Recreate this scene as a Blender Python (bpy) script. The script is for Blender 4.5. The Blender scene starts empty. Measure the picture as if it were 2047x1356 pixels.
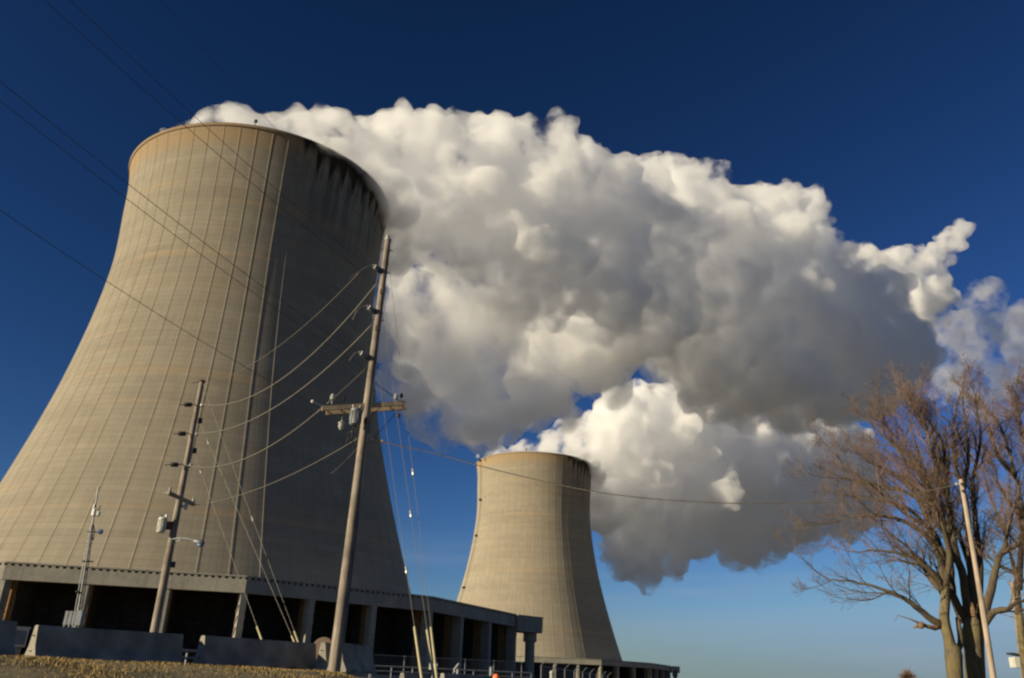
import bpy, math, random
import numpy as np
from mathutils import Vector, Matrix, noise
R_=math.radians
S=bpy.context.scene
col=S.collection
# ------------------------------------------------------------------ camera
F_PX,W_PX,H_PX=1680.7,2047.,1356.
EYE=Vector((0,0,1.6))
up=Vector((1173.9-W_PX/2, 3329.5+H_PX/2, -F_PX)).normalized()
fwd=Vector((0,0,-1)); wy=(fwd-fwd.dot(up)*up).normalized(); wx=wy.cross(up)
ROT=Matrix((wx,wy,up))
cd=bpy.data.cameras.new('camera'); cam=bpy.data.objects.new('camera',cd); col.objects.link(cam)
cam.matrix_world=Matrix.Translation(EYE)@ROT.to_4x4()
cd.sensor_width=36; cd.lens=F_PX/W_PX*36; cd.clip_end=20000; cd.clip_start=.1
S.camera=cam
# ------------------------------------------------------------------ light
SUN_EL=16.; SUN_ANG=-1.09        # direction towards the sun: (sin a, -cos a)
sdir=Vector((math.sin(SUN_ANG)*math.cos(R_(SUN_EL)),-math.cos(SUN_ANG)*math.cos(R_(SUN_EL)),math.sin(R_(SUN_EL))))
sl=bpy.data.lights.new('sun','SUN'); sl.energy=5.0; sl.angle=R_(.5); sl.color=(1,.86,.60)
so=bpy.data.objects.new('sun',sl); col.objects.link(so); so.rotation_euler=sdir.to_track_quat('Z','Y').to_euler()
wd=bpy.data.worlds.new('World'); S.world=wd; wd.use_nodes=True
nt=wd.node_tree; nt.nodes.clear()
sky=nt.nodes.new('ShaderNodeTexSky'); sky.sky_type='NISHITA'; sky.sun_disc=False
sky.sun_elevation=R_(SUN_EL); sky.sun_rotation=math.atan2(sdir.x,sdir.y)
sky.air_density=1.0; sky.dust_density=.2; sky.ozone_density=3.0; sky.altitude=200
sep=nt.nodes.new('ShaderNodeSeparateColor'); cmb=nt.nodes.new('ShaderNodeCombineColor')
nt.links.new(sky.outputs[0],sep.inputs[0])
for i,(g,k,cap) in enumerate(((1.9,.228,3.2),(1.71,.276,5.3),(1.8,.291,7.4))):      # deep polarised winter blue: a contrast curve per channel
    p=nt.nodes.new('ShaderNodeMath'); p.operation='POWER'; p.inputs[1].default_value=g
    q=nt.nodes.new('ShaderNodeMath'); q.operation='MULTIPLY'; q.inputs[1].default_value=k
    nt.links.new(sep.outputs[i],p.inputs[0]); nt.links.new(p.outputs[0],q.inputs[0]); mn=nt.nodes.new('ShaderNodeMath'); mn.operation='SMOOTH_MIN'; mn.inputs[1].default_value=cap; mn.inputs[2].default_value=cap*.35
    nt.links.new(q.outputs[0],mn.inputs[0]); nt.links.new(mn.outputs[0],cmb.inputs[i])
bg=nt.nodes.new('ShaderNodeBackground'); bg.inputs[1].default_value=.05
wo=nt.nodes.new('ShaderNodeOutputWorld')
tcw=nt.nodes.new('ShaderNodeTexCoord'); sx=nt.nodes.new('ShaderNodeSeparateXYZ'); nt.links.new(tcw.outputs['Generated'],sx.inputs[0])
mr=nt.nodes.new('ShaderNodeMapRange'); mr.interpolation_type='SMOOTHSTEP'; mr.inputs[1].default_value=-.01; mr.inputs[2].default_value=.105; mr.inputs[3].default_value=.85; mr.inputs[4].default_value=0; nt.links.new(sx.outputs[2],mr.inputs[0])
mx=nt.nodes.new('ShaderNodeMix'); mx.data_type='RGBA'; nt.links.new(mr.outputs[0],mx.inputs[0]); nt.links.new(cmb.outputs[0],mx.inputs[6]); mx.inputs[7].default_value=(2.9,3.5,3.85,1)
# faint high cirrus veils low in the sky
mpw=nt.nodes.new('ShaderNodeMapping'); mpw.inputs['Scale'].default_value=(2.2,2.2,26); nt.links.new(tcw.outputs['Generated'],mpw.inputs[0])
nw=nt.nodes.new('ShaderNodeTexNoise'); nw.inputs['Scale'].default_value=1.6; nw.inputs['Detail'].default_value=6; nt.links.new(mpw.outputs[0],nw.inputs['Vector'])
r2=nt.nodes.new('ShaderNodeMapRange'); r2.inputs[1].default_value=.5; r2.inputs[2].default_value=.8; r2.inputs[3].default_value=0; r2.inputs[4].default_value=.3; nt.links.new(nw.outputs[0],r2.inputs[0])
r3=nt.nodes.new('ShaderNodeMapRange'); r3.interpolation_type='SMOOTHSTEP'; r3.inputs[1].default_value=.2; r3.inputs[2].default_value=.08; nt.links.new(sx.outputs[2],r3.inputs[0])
ml=nt.nodes.new('ShaderNodeMath'); ml.operation='MULTIPLY'; nt.links.new(r2.outputs[0],ml.inputs[0]); nt.links.new(r3.outputs[0],ml.inputs[1])
mx2=nt.nodes.new('ShaderNodeMix'); mx2.data_type='RGBA'; nt.links.new(ml.outputs[0],mx2.inputs[0]); nt.links.new(mx.outputs[2],mx2.inputs[6]); mx2.inputs[7].default_value=(5.0,5.6,6.6,1)
nt.links.new(mx2.outputs[2],bg.inputs[0]); nt.links.new(bg.outputs[0],wo.inputs[0])
S.view_settings.view_transform='Standard'; S.view_settings.look='None'; S.view_settings.exposure=.55; S.view_settings.gamma=1
S.cycles.volume_bounces=40; S.cycles.max_bounces=40; S.cycles.transparent_max_bounces=64; S.cycles.diffuse_bounces=3
S.cycles.sample_clamp_indirect=4; S.cycles.use_denoising=True
S.cycles.pixel_filter_type='BLACKMAN_HARRIS'; S.cycles.filter_width=2.3
rnd=random.Random(7)

# ------------------------------------------------------------------ helpers
def ray(px,py):
    v=Vector((px-W_PX/2,-(py-H_PX/2),-F_PX)); return (ROT@v).normalized()
def at(px,py,d):
    """world point seen at the photo position, horizontal distance d from the viewer"""
    v=ray(px,py); return EYE+v*(d/math.hypot(v.x,v.y))
def atz(px,py,z):
    v=ray(px,py); return EYE+v*((z-EYE.z)/v.z)
class MB:
    def __init__(s): s.v=[]; s.f=[]; s.mi=[]; s.m=0
    def add(s,vs,fs):
        o=len(s.v); s.v+= [tuple(p) for p in vs]; s.f+=[tuple(i+o for i in f) for f in fs]; s.mi+=[s.m]*len(fs)
    def box(s,c,size,M=None):
        c=Vector(c); hx,hy,hz=[a/2 for a in size]; M=M or Matrix.Identity(3)
        vs=[c+M@Vector((x*hx,y*hy,z*hz)) for x in(-1,1) for y in(-1,1) for z in(-1,1)]
        s.add(vs,[(0,1,3,2),(4,6,7,5),(0,4,5,1),(2,3,7,6),(0,2,6,4),(1,5,7,3)])
    def beam(s,a,b,w,h,upv=Vector((0,0,1))):
        a,b=Vector(a),Vector(b); y=(b-a); L=y.length; y/=L
        x=y.cross(upv).normalized(); z=x.cross(y)
        s.box((a+b)/2,(w,L,h),Matrix((x,y,z)).transposed())
    def tube(s,pts,rad,n=8,cap=True):
        pts=[Vector(p) for p in pts]
        if not hasattr(rad,'__len__'): rad=[rad]*len(pts)
        vs=[];fs=[]; ref=None
        for i,p in enumerate(pts):
            t=(pts[min(i+1,len(pts)-1)]-pts[max(i-1,0)]).normalized()
            if ref is None: ref=t.orthogonal().normalized()
            ref=(ref-ref.dot(t)*t)
            ref=ref.normalized() if ref.length>1e-6 else t.orthogonal().normalized()
            b=t.cross(ref)
            for k in range(n):
                a=2*math.pi*k/n; vs.append(p+(ref*math.cos(a)+b*math.sin(a))*rad[i])
        for i in range(len(pts)-1):
            for k in range(n):
                k2=(k+1)%n; fs.append((i*n+k,i*n+k2,(i+1)*n+k2,(i+1)*n+k))
        if cap: fs.append(tuple(range(n-1,-1,-1))); fs.append(tuple((len(pts)-1)*n+k for k in range(n)))
        s.add(vs,fs)
    def lathe(s,c,prof,n=16,axis=Vector((0,0,1))):
        s.tube([Vector(c)+axis*z for r,z in prof],[max(r,1e-4) for r,z in prof],n)
    def ball(s,c,r,n=10):
        s.lathe(c,[(r*math.sin(math.pi*i/6),-r*math.cos(math.pi*i/6)) for i in range(7)],n)
    def build(s,name,mat,parent=None,smooth=False,loc=None):
        me=bpy.data.meshes.new(name)
        o=bpy.data.objects.new(name,me)
        off=Vector((0,0,0))
        if parent is not None: off=parent.location.copy()
        if parent is not None and parent.parent is not None: off+=parent.parent.location
        if loc is not None: off=Vector(loc)
        me.from_pydata([tuple(Vector(p)-off) for p in s.v],[],s.f)
        for m in (mat if isinstance(mat,(list,tuple)) else [mat]): me.materials.append(m)
        if any(s.mi): me.polygons.foreach_set('material_index',s.mi)
        if smooth: me.polygons.foreach_set('use_smooth',[True]*len(me.polygons))
        me.update(); col.objects.link(o)
        if parent is not None: o.parent=parent
        else: o.location=off
        return o
def tag(o,label=None,cat=None,group=None,kind=None):
    if label: o['label']=label
    if cat: o['category']=cat
    if group: o['group']=group
    if kind: o['kind']=kind
    return o
def thing(name,loc,label,cat,group=None):
    o=bpy.data.objects.new(name,None); o.empty_display_size=.5; o.location=loc; col.objects.link(o)
    return tag(o,label,cat,group)

# ------------------------------------------------------------------ materials
def mat(name,color=(.5,.5,.5),rough=.8,metal=0.,noise_amt=0.,nscale=3.,bump=0.,bscale=20.,col2=None):
    m=bpy.data.materials.new(name); m.use_nodes=True; t=m.node_tree; b=t.nodes['Principled BSDF']
    b.inputs['Base Color'].default_value=(*color,1); b.inputs['Roughness'].default_value=rough; b.inputs['Metallic'].default_value=metal
    tc=t.nodes.new('ShaderNodeTexCoord')
    if noise_amt or col2:
        n=t.nodes.new('ShaderNodeTexNoise'); n.inputs['Scale'].default_value=nscale; n.inputs['Detail'].default_value=6
        t.links.new(tc.outputs['Object'],n.inputs['Vector'])
        r=t.nodes.new('ShaderNodeValToRGB'); r.color_ramp.elements[0].position=.32; r.color_ramp.elements[1].position=.68
        c2=col2 or tuple(min(1,c*(1+noise_amt)) for c in color); c1=tuple(c*(1-noise_amt) for c in color) if not col2 else color
        r.color_ramp.elements[0].color=(*c1,1); r.color_ramp.elements[1].color=(*c2,1)
        t.links.new(n.outputs[0],r.inputs[0]); t.links.new(r.outputs[0],b.inputs['Base Color'])
    if bump:
        n2=t.nodes.new('ShaderNodeTexNoise'); n2.inputs['Scale'].default_value=bscale; n2.inputs['Detail'].default_value=4
        t.links.new(tc.outputs['Object'],n2.inputs['Vector'])
        bp=t.nodes.new('ShaderNodeBump'); bp.inputs['Strength'].default_value=bump; bp.inputs['Distance'].default_value=.05
        t.links.new(n2.outputs[0],bp.inputs['Height']); t.links.new(bp.outputs[0],b.inputs['Normal'])
    return m
class NT:
    def __init__(s,t): s.t=t
    def n(s,ty,**k):
        o=s.t.nodes.new(ty)
        for a,b in k.items(): setattr(o,a,b)
        return o
    def put(s,v,sock):
        if isinstance(v,(int,float)): sock.default_value=v
        elif isinstance(v,tuple): sock.default_value=v if len(v)!=3 or sock.type!='RGBA' else (*v,1)
        else: s.t.links.new(v,sock)
    def math(s,op,a,b=0.,c=None,clamp=False):
        o=s.n('ShaderNodeMath',operation=op,use_clamp=clamp); s.put(a,o.inputs[0]); s.put(b,o.inputs[1])
        if c is not None: s.put(c,o.inputs[2])
        return o.outputs[0]
    def mix(s,f,a,b,mode='MIX'):
        o=s.n('ShaderNodeMix',data_type='RGBA',blend_type=mode); s.put(f,o.inputs[0]); s.put(a,o.inputs[6]); s.put(b,o.inputs[7]); return o.outputs[2]
    def noise(s,vec,scale,detail=4,rough=.5,dim='3D'):
        o=s.n('ShaderNodeTexNoise',noise_dimensions=dim); s.put(scale,o.inputs['Scale']); o.inputs['Detail'].default_value=detail; o.inputs['Roughness'].default_value=rough
        if vec is not None: s.t.links.new(vec,o.inputs['Vector'])
        return o.outputs[0]
    def ramp(s,v,lo,hi,a=0.,b=1.,smooth=True):
        o=s.n('ShaderNodeMapRange',interpolation_type='SMOOTHSTEP' if smooth else 'LINEAR'); s.put(v,o.inputs[0]); s.put(lo,o.inputs[1]); s.put(hi,o.inputs[2]); s.put(a,o.inputs[3]); s.put(b,o.inputs[4]); return o.outputs[0]
    def comb(s,x,y,z):
        o=s.n('ShaderNodeCombineXYZ'); s.put(x,o.inputs[0]); s.put(y,o.inputs[1]); s.put(z,o.inputs[2]); return o.outputs[0]

NRIB=56
def shell_material():
    m=bpy.data.materials.new('tower_concrete'); m.use_nodes=True; t=m.node_tree; N=NT(t); b=t.nodes['Principled BSDF']
    tc=N.n('ShaderNodeTexCoord'); sp=N.n('ShaderNodeSeparateXYZ'); t.links.new(tc.outputs['Object'],sp.inputs[0])
    x,y,z=sp.outputs
    ang=N.math('ARCTAN2',x,N.math('MULTIPLY',y,-1.))      # 0 faces -Y
    u=N.math('MULTIPLY',ang,NRIB/(2*math.pi))
    # lift lines every 1.55 m
    zl=N.math('FRACT',N.math('DIVIDE',z,1.55)); line=N.math('MULTIPLY',N.ramp(N.math('ABSOLUTE',N.math('SUBTRACT',zl,.5)),.40,.48),1.)
    liftv=N.n('ShaderNodeTexWhiteNoise',noise_dimensions='1D'); N.put(N.math('FLOOR',N.math('DIVIDE',z,1.55)),liftv.inputs['W'])
    bandv=N.noise(N.comb(N.math('MULTIPLY',ang,.5),0.,N.math('MULTIPLY',z,.07)),1.6,5,.65)
    vein=N.noise(N.comb(N.math('MULTIPLY',u,1.3),0.,N.math('MULTIPLY',z,.02)),2.5,4,.6)
    blot=N.noise(tc.outputs['Object'],.35,5,.6)
    f=N.math('ADD',N.math('MULTIPLY',liftv.outputs[0],.08),N.math('ADD',N.math('MULTIPLY',bandv,.55),N.math('ADD',N.math('MULTIPLY',vein,.22),N.math('MULTIPLY',blot,.3))))
    base=N.mix(N.ramp(f,.36,.88,0,1,False),(.222,.190,.143),(.385,.340,.262))
    # warm bands
    wb=N.noise(N.comb(N.math('MULTIPLY',ang,.25),3.,N.math('MULTIPLY',z,.11)),1.7,3,.55)
    base=N.mix(N.ramp(wb,.56,.66,0,.4),base,(.40,.285,.17))
    # greyer mottled panels
    pw=N.n('ShaderNodeTexWhiteNoise',noise_dimensions='2D'); N.put(N.comb(N.math('FLOOR',u),N.math('FLOOR',N.math('DIVIDE',z,1.55)),0.),pw.inputs['Vector'])
    base=N.mix(N.math('MULTIPLY',pw.outputs[0],.13),base,(.2,.18,.14))
    base=N.mix(N.math('MULTIPLY',line,N.ramp(blot,.3,.7,.10,.34)),base,(.13,.115,.085))
    # thin vertical shutter joints between ribs
    uh=N.math('FRACT',N.math('MULTIPLY',u,2.)); vl=N.ramp(N.math('ABSOLUTE',N.math('SUBTRACT',uh,.5)),.46,.5)
    base=N.mix(N.math('MULTIPLY',vl,N.ramp(vein,.3,.7,.12,.42)),base,(.13,.11,.08))
    pt=N.n('ShaderNodeTexWhiteNoise',noise_dimensions='2D'); N.put(N.comb(N.math('FLOOR',N.math('MULTIPLY',u,2.)),N.math('FLOOR',N.math('DIVIDE',z,3.1)),7.),pt.inputs['Vector'])
    base=N.mix(N.ramp(pt.outputs[0],.93,.96,0,.12),base,(.44,.385,.30))
    run=N.noise(N.comb(N.math('MULTIPLY',u,5.),1.,N.math('MULTIPLY',z,.03)),1.5,3,.6)
    base=N.mix(N.math('MULTIPLY',N.ramp(run,.58,.74),N.ramp(bandv,.4,.6,.08,.35)),base,(.15,.125,.085))
    # tan wash under the rim
    top=N.ramp(N.math('ADD',z,N.math('MULTIPLY',N.noise(N.comb(N.math('MULTIPLY',u,.6),0.,0.),1.5,2),3.)),143.,149.5)
    base=N.mix(N.math('MULTIPLY',top,.6),base,(.36,.24,.12))
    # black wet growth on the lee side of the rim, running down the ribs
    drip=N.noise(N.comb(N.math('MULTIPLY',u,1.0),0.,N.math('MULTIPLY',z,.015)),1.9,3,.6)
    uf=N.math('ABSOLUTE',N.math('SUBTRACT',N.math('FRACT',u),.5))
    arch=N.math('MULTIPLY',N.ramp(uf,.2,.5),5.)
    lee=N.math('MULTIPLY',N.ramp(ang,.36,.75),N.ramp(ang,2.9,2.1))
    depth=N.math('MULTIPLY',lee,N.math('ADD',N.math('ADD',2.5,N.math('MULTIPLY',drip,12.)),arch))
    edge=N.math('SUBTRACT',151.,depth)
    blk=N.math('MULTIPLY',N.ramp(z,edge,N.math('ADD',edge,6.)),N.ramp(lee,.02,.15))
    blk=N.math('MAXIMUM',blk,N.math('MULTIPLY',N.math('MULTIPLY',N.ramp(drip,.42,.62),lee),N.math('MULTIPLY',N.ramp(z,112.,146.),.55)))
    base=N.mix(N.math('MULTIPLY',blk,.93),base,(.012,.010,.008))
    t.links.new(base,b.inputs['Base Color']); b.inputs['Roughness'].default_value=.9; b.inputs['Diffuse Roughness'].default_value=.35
    if 'Specular IOR Level' in b.inputs: b.inputs['Specular IOR Level'].default_value=.2
    return m
M_shell=shell_material()
def concrete_mat(name,c1,c2,grid=0):
    m=bpy.data.materials.new(name); m.use_nodes=True; t=m.node_tree; N=NT(t); b=t.nodes['Principled BSDF']
    tc=N.n('ShaderNodeTexCoord'); a=N.noise(tc.outputs['Object'],.18,6,.65); c=N.noise(tc.outputs['Object'],1.3,5,.7)
    sp=N.n('ShaderNodeSeparateXYZ'); t.links.new(tc.outputs['Object'],sp.inputs[0])
    st=N.noise(N.comb(N.math('MULTIPLY',sp.outputs[0],1.2),N.math('MULTIPLY',sp.outputs[1],1.2),N.math('MULTIPLY',sp.outputs[2],.12)),1.,4,.6)
    base=N.mix(N.ramp(N.math('ADD',N.math('MULTIPLY',a,.6),N.math('MULTIPLY',c,.4)),.35,.65),c1,c2)
    base=N.mix(N.ramp(st,.5,.75,0,.45),base,tuple(k*.45 for k in c1))
    t.links.new(base,b.inputs['Base Color']); b.inputs['Roughness'].default_value=.92; b.inputs['Diffuse Roughness'].default_value=.35
    bp=N.n('ShaderNodeBump'); bp.inputs['Strength'].default_value=.3; bp.inputs['Distance'].default_value=.06; t.links.new(c,bp.inputs['Height']); t.links.new(bp.outputs[0],b.inputs['Normal'])
    return m
M_conc=concrete_mat('weathered_concrete',(.23,.215,.18),(.34,.315,.26))
M_dark=mat('dark_fill_slats',(.042,.038,.034),.95,noise_amt=.4,nscale=.6)
M_post=mat('orange_brown_post',(.24,.13,.05),.9,noise_amt=.3,nscale=1.5)  # orange-brown base tone, varied at random
M_bar=mat('barrier_concrete',(.24,.22,.18),.9,noise_amt=.35,nscale=1.6,bump=.3,bscale=14)
def wood_mat(name,c1,c2):
    m=bpy.data.materials.new(name); m.use_nodes=True; t=m.node_tree; N=NT(t); b=t.nodes['Principled BSDF']
    tc=N.n('ShaderNodeTexCoord'); mp=N.n('ShaderNodeMapping'); mp.inputs['Scale'].default_value=(22,22,.9); t.links.new(tc.outputs['Object'],mp.inputs[0])
    a=N.noise(mp.outputs[0],1.6,6,.7); c=N.noise(tc.outputs['Object'],.9,3)
    base=N.mix(N.ramp(a,.3,.7),c1,c2); base=N.mix(N.ramp(c,.42,.68,0,.7),base,tuple(k*.5 for k in c1)); t.links.new(base,b.inputs['Base Color']); b.inputs['Roughness'].default_value=.85
    bp=N.n('ShaderNodeBump'); bp.inputs['Strength'].default_value=.6; bp.inputs['Distance'].default_value=.01; t.links.new(a,bp.inputs['Height']); t.links.new(bp.outputs[0],b.inputs['Normal'])
    return m
M_pole=wood_mat('grey_weathered_wood',(.15,.125,.10),(.33,.275,.22))
M_pole2=wood_mat('pale_weathered_wood',(.30,.235,.175),(.44,.355,.27))
M_arm=wood_mat('crossarm_wood',(.30,.22,.14),(.46,.36,.25))
M_wire=mat('dull_wire',(.15,.135,.11),.6,.4)
M_wiredk=mat('dark_wire',(.05,.045,.04),.6)
M_galv=mat('galvanised_steel',(.17,.18,.20),.55,.4,noise_amt=.15)
M_blk=mat('dark_porcelain',(.035,.03,.028),.3)
M_white=mat('white_porcelain',(.36,.36,.34),.3)
M_can=mat('pale_enamel',(.50,.49,.44),.45,noise_amt=.12)
M_bluegrey=mat('blue_grey_glass',(.10,.17,.30),.3)
M_yel=mat('yellow_guard_plastic',(.38,.33,.19),.6,noise_amt=.15)
M_rust=mat('rusty_bolt',(.10,.045,.02),.8)
M_orange=mat('orange_plastic',(.85,.16,.04),.5)
M_steeldk=mat('dark_steel',(.05,.05,.05),.6,.4)

# ------------------------------------------------------------------ ground
PAD=2.0
def gz(x,y):
    d=math.hypot(x,y); a=math.atan2(x,y)
    r=max(0,min(1,(a+.19)/.10)); r=r*r*(3-2*r)          # the bank falls away to the right
    crest=1.885+.09*max(0,min(1,(d-22)/8))-.50*r
    t=max(0,min(1,(d-8)/13.5)); s=t*t*(3-2*t)
    z=crest*s
    if d>32:
        k=min(1,(d-32)/14); z=z*(1-k)+PAD*k
    z+=.03*noise.noise(Vector((x*.35,y*.35,0)))*min(1,d/10)*(1 if d<60 else 0)
    return z
def ground():
    rr=[0.5,2,4,6]+[7+.6*i for i in range(45)]+[36,40,45,52,60,75,95,130,180,260,400,700,1200,2500,5000,9000]
    n=220; vs=[(0,0,0)]; fs=[]
    for r in rr:
        for k in range(n):
            a=2*math.pi*k/n; x,y=r*math.sin(a),r*math.cos(a); vs.append((x,y,gz(x,y) if y>-5 or r>60 else 0.0))
    for k in range(n): fs.append((0,1+(k+1)%n,1+k))
    for i in range(len(rr)-1):
        for k in range(n):
            a=1+i*n+k; b=1+i*n+(k+1)%n; fs.append((a,b,b+n,a+n))
    m=bpy.data.materials.new('winter_grass_soil'); m.use_nodes=True; t=m.node_tree; N=NT(t); b=t.nodes['Principled BSDF']
    tc=N.n('ShaderNodeTexCoord'); a=N.noise(tc.outputs['Object'],.5,8,.7); c=N.noise(tc.outputs['Object'],6,6,.7)
    base=N.mix(N.ramp(a,.4,.62),(.075,.065,.035),(.15,.12,.06)); base=N.mix(N.ramp(c,.5,.7,0,.6),base,(.06,.045,.02))
    t.links.new(base,b.inputs['Base Color']); b.inputs['Roughness'].default_value=1
    bp=N.n('ShaderNodeBump'); bp.inputs['Strength'].default_value=.8; bp.inputs['Distance'].default_value=.05; t.links.new(c,bp.inputs['Height']); t.links.new(bp.outputs[0],b.inputs['Normal'])
    q=MB(); q.v=vs; q.f=fs; q.mi=[0]*len(fs)
    o=q.build('ground',m,smooth=True); tag(o,kind='structure')
ground()

# ------------------------------------------------------------------ cooling towers
PHI=-.0204; NF=14; RR=93.07; HR=17.85; TH=151.
KZ=[0,20,45,70,95,115,135,151]; KN=[.668,-.163,-.434,-.637,-.416,-.194,1.199,-.099]
zz=np.linspace(0,151,152); cc=np.interp(zz,KZ,KN); ker=np.hanning(17); ker/=ker.sum(); cc=np.convolve(np.pad(cc,8,mode='edge'),ker,'valid')
def prof(z):
    s=math.sqrt(1+((z-132.56)/(50.7 if z>132.56 else 94.58))**2); return 39.83*s+float(np.interp(z,zz,cc))
def shell_mesh(name,base,parent,rim_light_ang):
    zs=list(np.linspace(8,150.2,70))
    vs=[];fs=[]
    per=[0,.05,.06,.94,.95]            # one rib period: raised rib then panel
    offs=[.34,.34,0,0,.34]
    cols=[]
    for k in range(NRIB):
        for p,o in ((-.024,.07),(.024,.07),(.04,0),(.3,0),(.5,0),(.7,0),(.96,0)):
            cols.append(((k+p)*2*math.pi/NRIB+PHI+.01,o))
    n=len(cols)
    rings=[(z,prof(z),1) for z in zs]+[(150.2,prof(150.2)+.3,0),(151.,prof(151)+.3,0),(151.,prof(151)-.9,0),(149,prof(149)-.9,0)]+[(z,prof(z)-.9,0) for z in (146,140,130,115,100)]
    for z,r,ribs in rings:
        for a,o in cols:
            q=r+(o if ribs else 0); vs.append((base[0]+q*math.sin(a),base[1]-q*math.cos(a),base[2]+z))
    for i in range(len(rings)-1):
        for k in range(n):
            k2=(k+1)%n; fs.append((i*n+k,i*n+k2,(i+1)*n+k2,(i+1)*n+k))
    q=MB(); q.v=vs; q.f=fs; q.mi=[0]*len(fs)
    o=q.build('shell',M_shell,parent)
    me=o.data
    # smooth along the panels, keep rib edges crisp
    return o
def corner(c,k,R,z): a=PHI+k*2*math.pi/NF; return Vector((c[0]+R*math.sin(a),c[1]-R*math.cos(a),c[2]+z))
def cooling_tower(c,label,krange,ladder=False):
    T=thing('cooling_tower',c,label,'cooling tower','cooling towers')
    shell_mesh('shell',c,T,0)
    # roof deck of the ring
    q=MB(); vs=[];fs=[]
    for k in range(NF):
        vs+= [corner(c,k,RR-.35,HR-.9),corner(c,k,60,HR-.9),corner(c,k,RR-.35,HR-1.5),corner(c,k,60,HR-1.5)]
    for k in range(NF):
        a=4*k;b=4*((k+1)%NF); fs+=[(a,a+1,b+1,b),(a+2,b+2,b+3,a+3),(a,b,b+2,a+2)]
    q.add(vs,fs); q.build('roof_deck',M_conc,T)
    # perimeter beam with a slotted coping
    q=MB()
    for k in range(NF):
        A=corner(c,k,RR,0);B=corner(c,k+1,RR,0); t=(B-A).normalized(); nrm=Vector((t.y,-t.x,0)); L=(B-A).length
        ext=t*(.9*math.tan(math.pi/NF)*.5)
        def P(s,z,dn=0.): return A+t*s+Vector((0,0,z))-nrm*dn
        q.beam(P(0,HR-1.9,.45),P(L,HR-1.9,.45),.9,2.4)
        q.beam(P(0,HR-.13,.42),P(L,HR-.13,.42),.9,.26)
        q.beam(P(0,HR-.6,1.0),P(L,HR-.6,1.0),.3,1.0)  # backing beam added so that no sunlight shows through the slots
        n=34
        for i in range(n):
            s=L*(i+.5)/n; q.box(P(s,HR-.48,.48),(.9,.78,.44),Matrix((Vector((t.y,-t.x,0)),t,Vector((0,0,1)))).transposed()) if False else q.beam(P(s-.3,HR-.48,.48),P(s+.3,HR-.48,.48),.8,.44)
    q.build('ring_beam',M_conc,T)
    # fill wall (dark louvre packing) set back inside
    q=MB()
    for k in range(NF):
        A=corner(c,k,RR-13,0);B=corner(c,k+1,RR-13,0); q.beam(A+Vector((0,0,7.8)),B+Vector((0,0,7.8)),.5,16.2)
        t=(B-A).normalized();nrm=Vector((t.y,-t.x,0))
        for i in range(1,14): 
            if k in krange: q.beam(A+nrm*.5+Vector((0,0,i*1.15)),B+nrm*.5+Vector((0,0,i*1.15)),.6,.12)
    q.build('fill_wall',M_dark,T)
    # low basin wall
    q=MB()
    for k in range(NF):
        A=corner(c,k,RR+1.5,0);B=corner(c,k+1,RR+1.5,0); q.beam(A+Vector((0,0,.9)),B+Vector((0,0,.9)),.5,1.8)
    q.build('basin_wall',M_conc,T)
    # columns
    for k in krange:
        A=corner(c,k,RR,0);B=corner(c,k+1,RR,0); t=(B-A).normalized(); nrm=Vector((t.y,-t.x,0))
        for j in range(3):
            P=A.lerp(B,j/3.); nn=nrm
            if j==0:
                a=PHI+k*2*math.pi/NF; nn=Vector((math.sin(a),-math.cos(a),0))
            tt=Vector((-nn.y,nn.x,0)); q=MB()
            base=P-nn*1.35; top=HR-3.1
            q.box(base+Vector((0,0,top/2-.1)),(1.15,2.3,top+.2),Matrix((tt,nn,Vector((0,0,1)))).transposed())
            # louvre seats: raking brackets on both cheeks
            for s in(-1,1):
                for i in range(7):
                    z0=1.6+i*1.95
                    q.beam(base+tt*(s*.66)-nn*.95+Vector((0,0,z0)),base+tt*(s*.66)+nn*.95+Vector((0,0,z0+1.25)),.22,.2)
            q.build('column',M_conc,T)
            q=MB(); b2=P-nn*3.9
            q.box(b2+Vector((0,0,top/2)),(.95,1.5,top+.4),Matrix((tt,nn,Vector((0,0,1)))).transposed())
            q.build('inner_post',M_post,T)
            q=MB(); q.beam(P-nn*5.2+Vector((0,0,top/2)),P-nn*12.6+Vector((0,0,top/2)),.4,top+.4); q.build('light_block_partition',M_dark,T)  # dark walls added behind the posts to block sunlight crossing between bays
    # inlet duct box on a round riser
    A=corner(c,3,RR,0); a=.72; nn=Vector((math.sin(a),-math.cos(a),0)); tt=Vector((-nn.y,nn.x,0))
    Mx=Matrix((tt,nn,Vector((0,0,1)))).transposed(); bc=A+tt*3.6-nn*1.2
    q=MB(); q.box(bc+Vector((0,0,HR-2.3)),(8.6,5.0,3.7),Mx); q.box(bc+Vector((0,0,HR-.33)),(8.9,5.3,.28),Mx)
    D=q.build('inlet_duct',M_conc,T)
    q=MB(); cpt=bc+tt*2.3
    q.lathe(cpt,[(1.25,0),(1.25,HR-6.4),(1.75,HR-6.3),(1.75,HR-4.2),],20)
    q.build('riser_pipe',M_conc,D)
    # aviation light on the rim
    q=MB(); a=.335 if not ladder else -.03; r=prof(151)
    for a,s in ((a-.14,1),):
        p=Vector((c[0]+r*math.sin(a),c[1]-r*math.cos(a),c[2]+151)); q.tube([p,p+Vector((0,0,1.3*s))],.12,6); q.lathe(p+Vector((0,0,1.2*s)),[(.1,0),(.5,.1),(.5,.75*s),(.2,1.0*s)],10)
    q.build('warning_light',M_steeldk,T)
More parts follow.
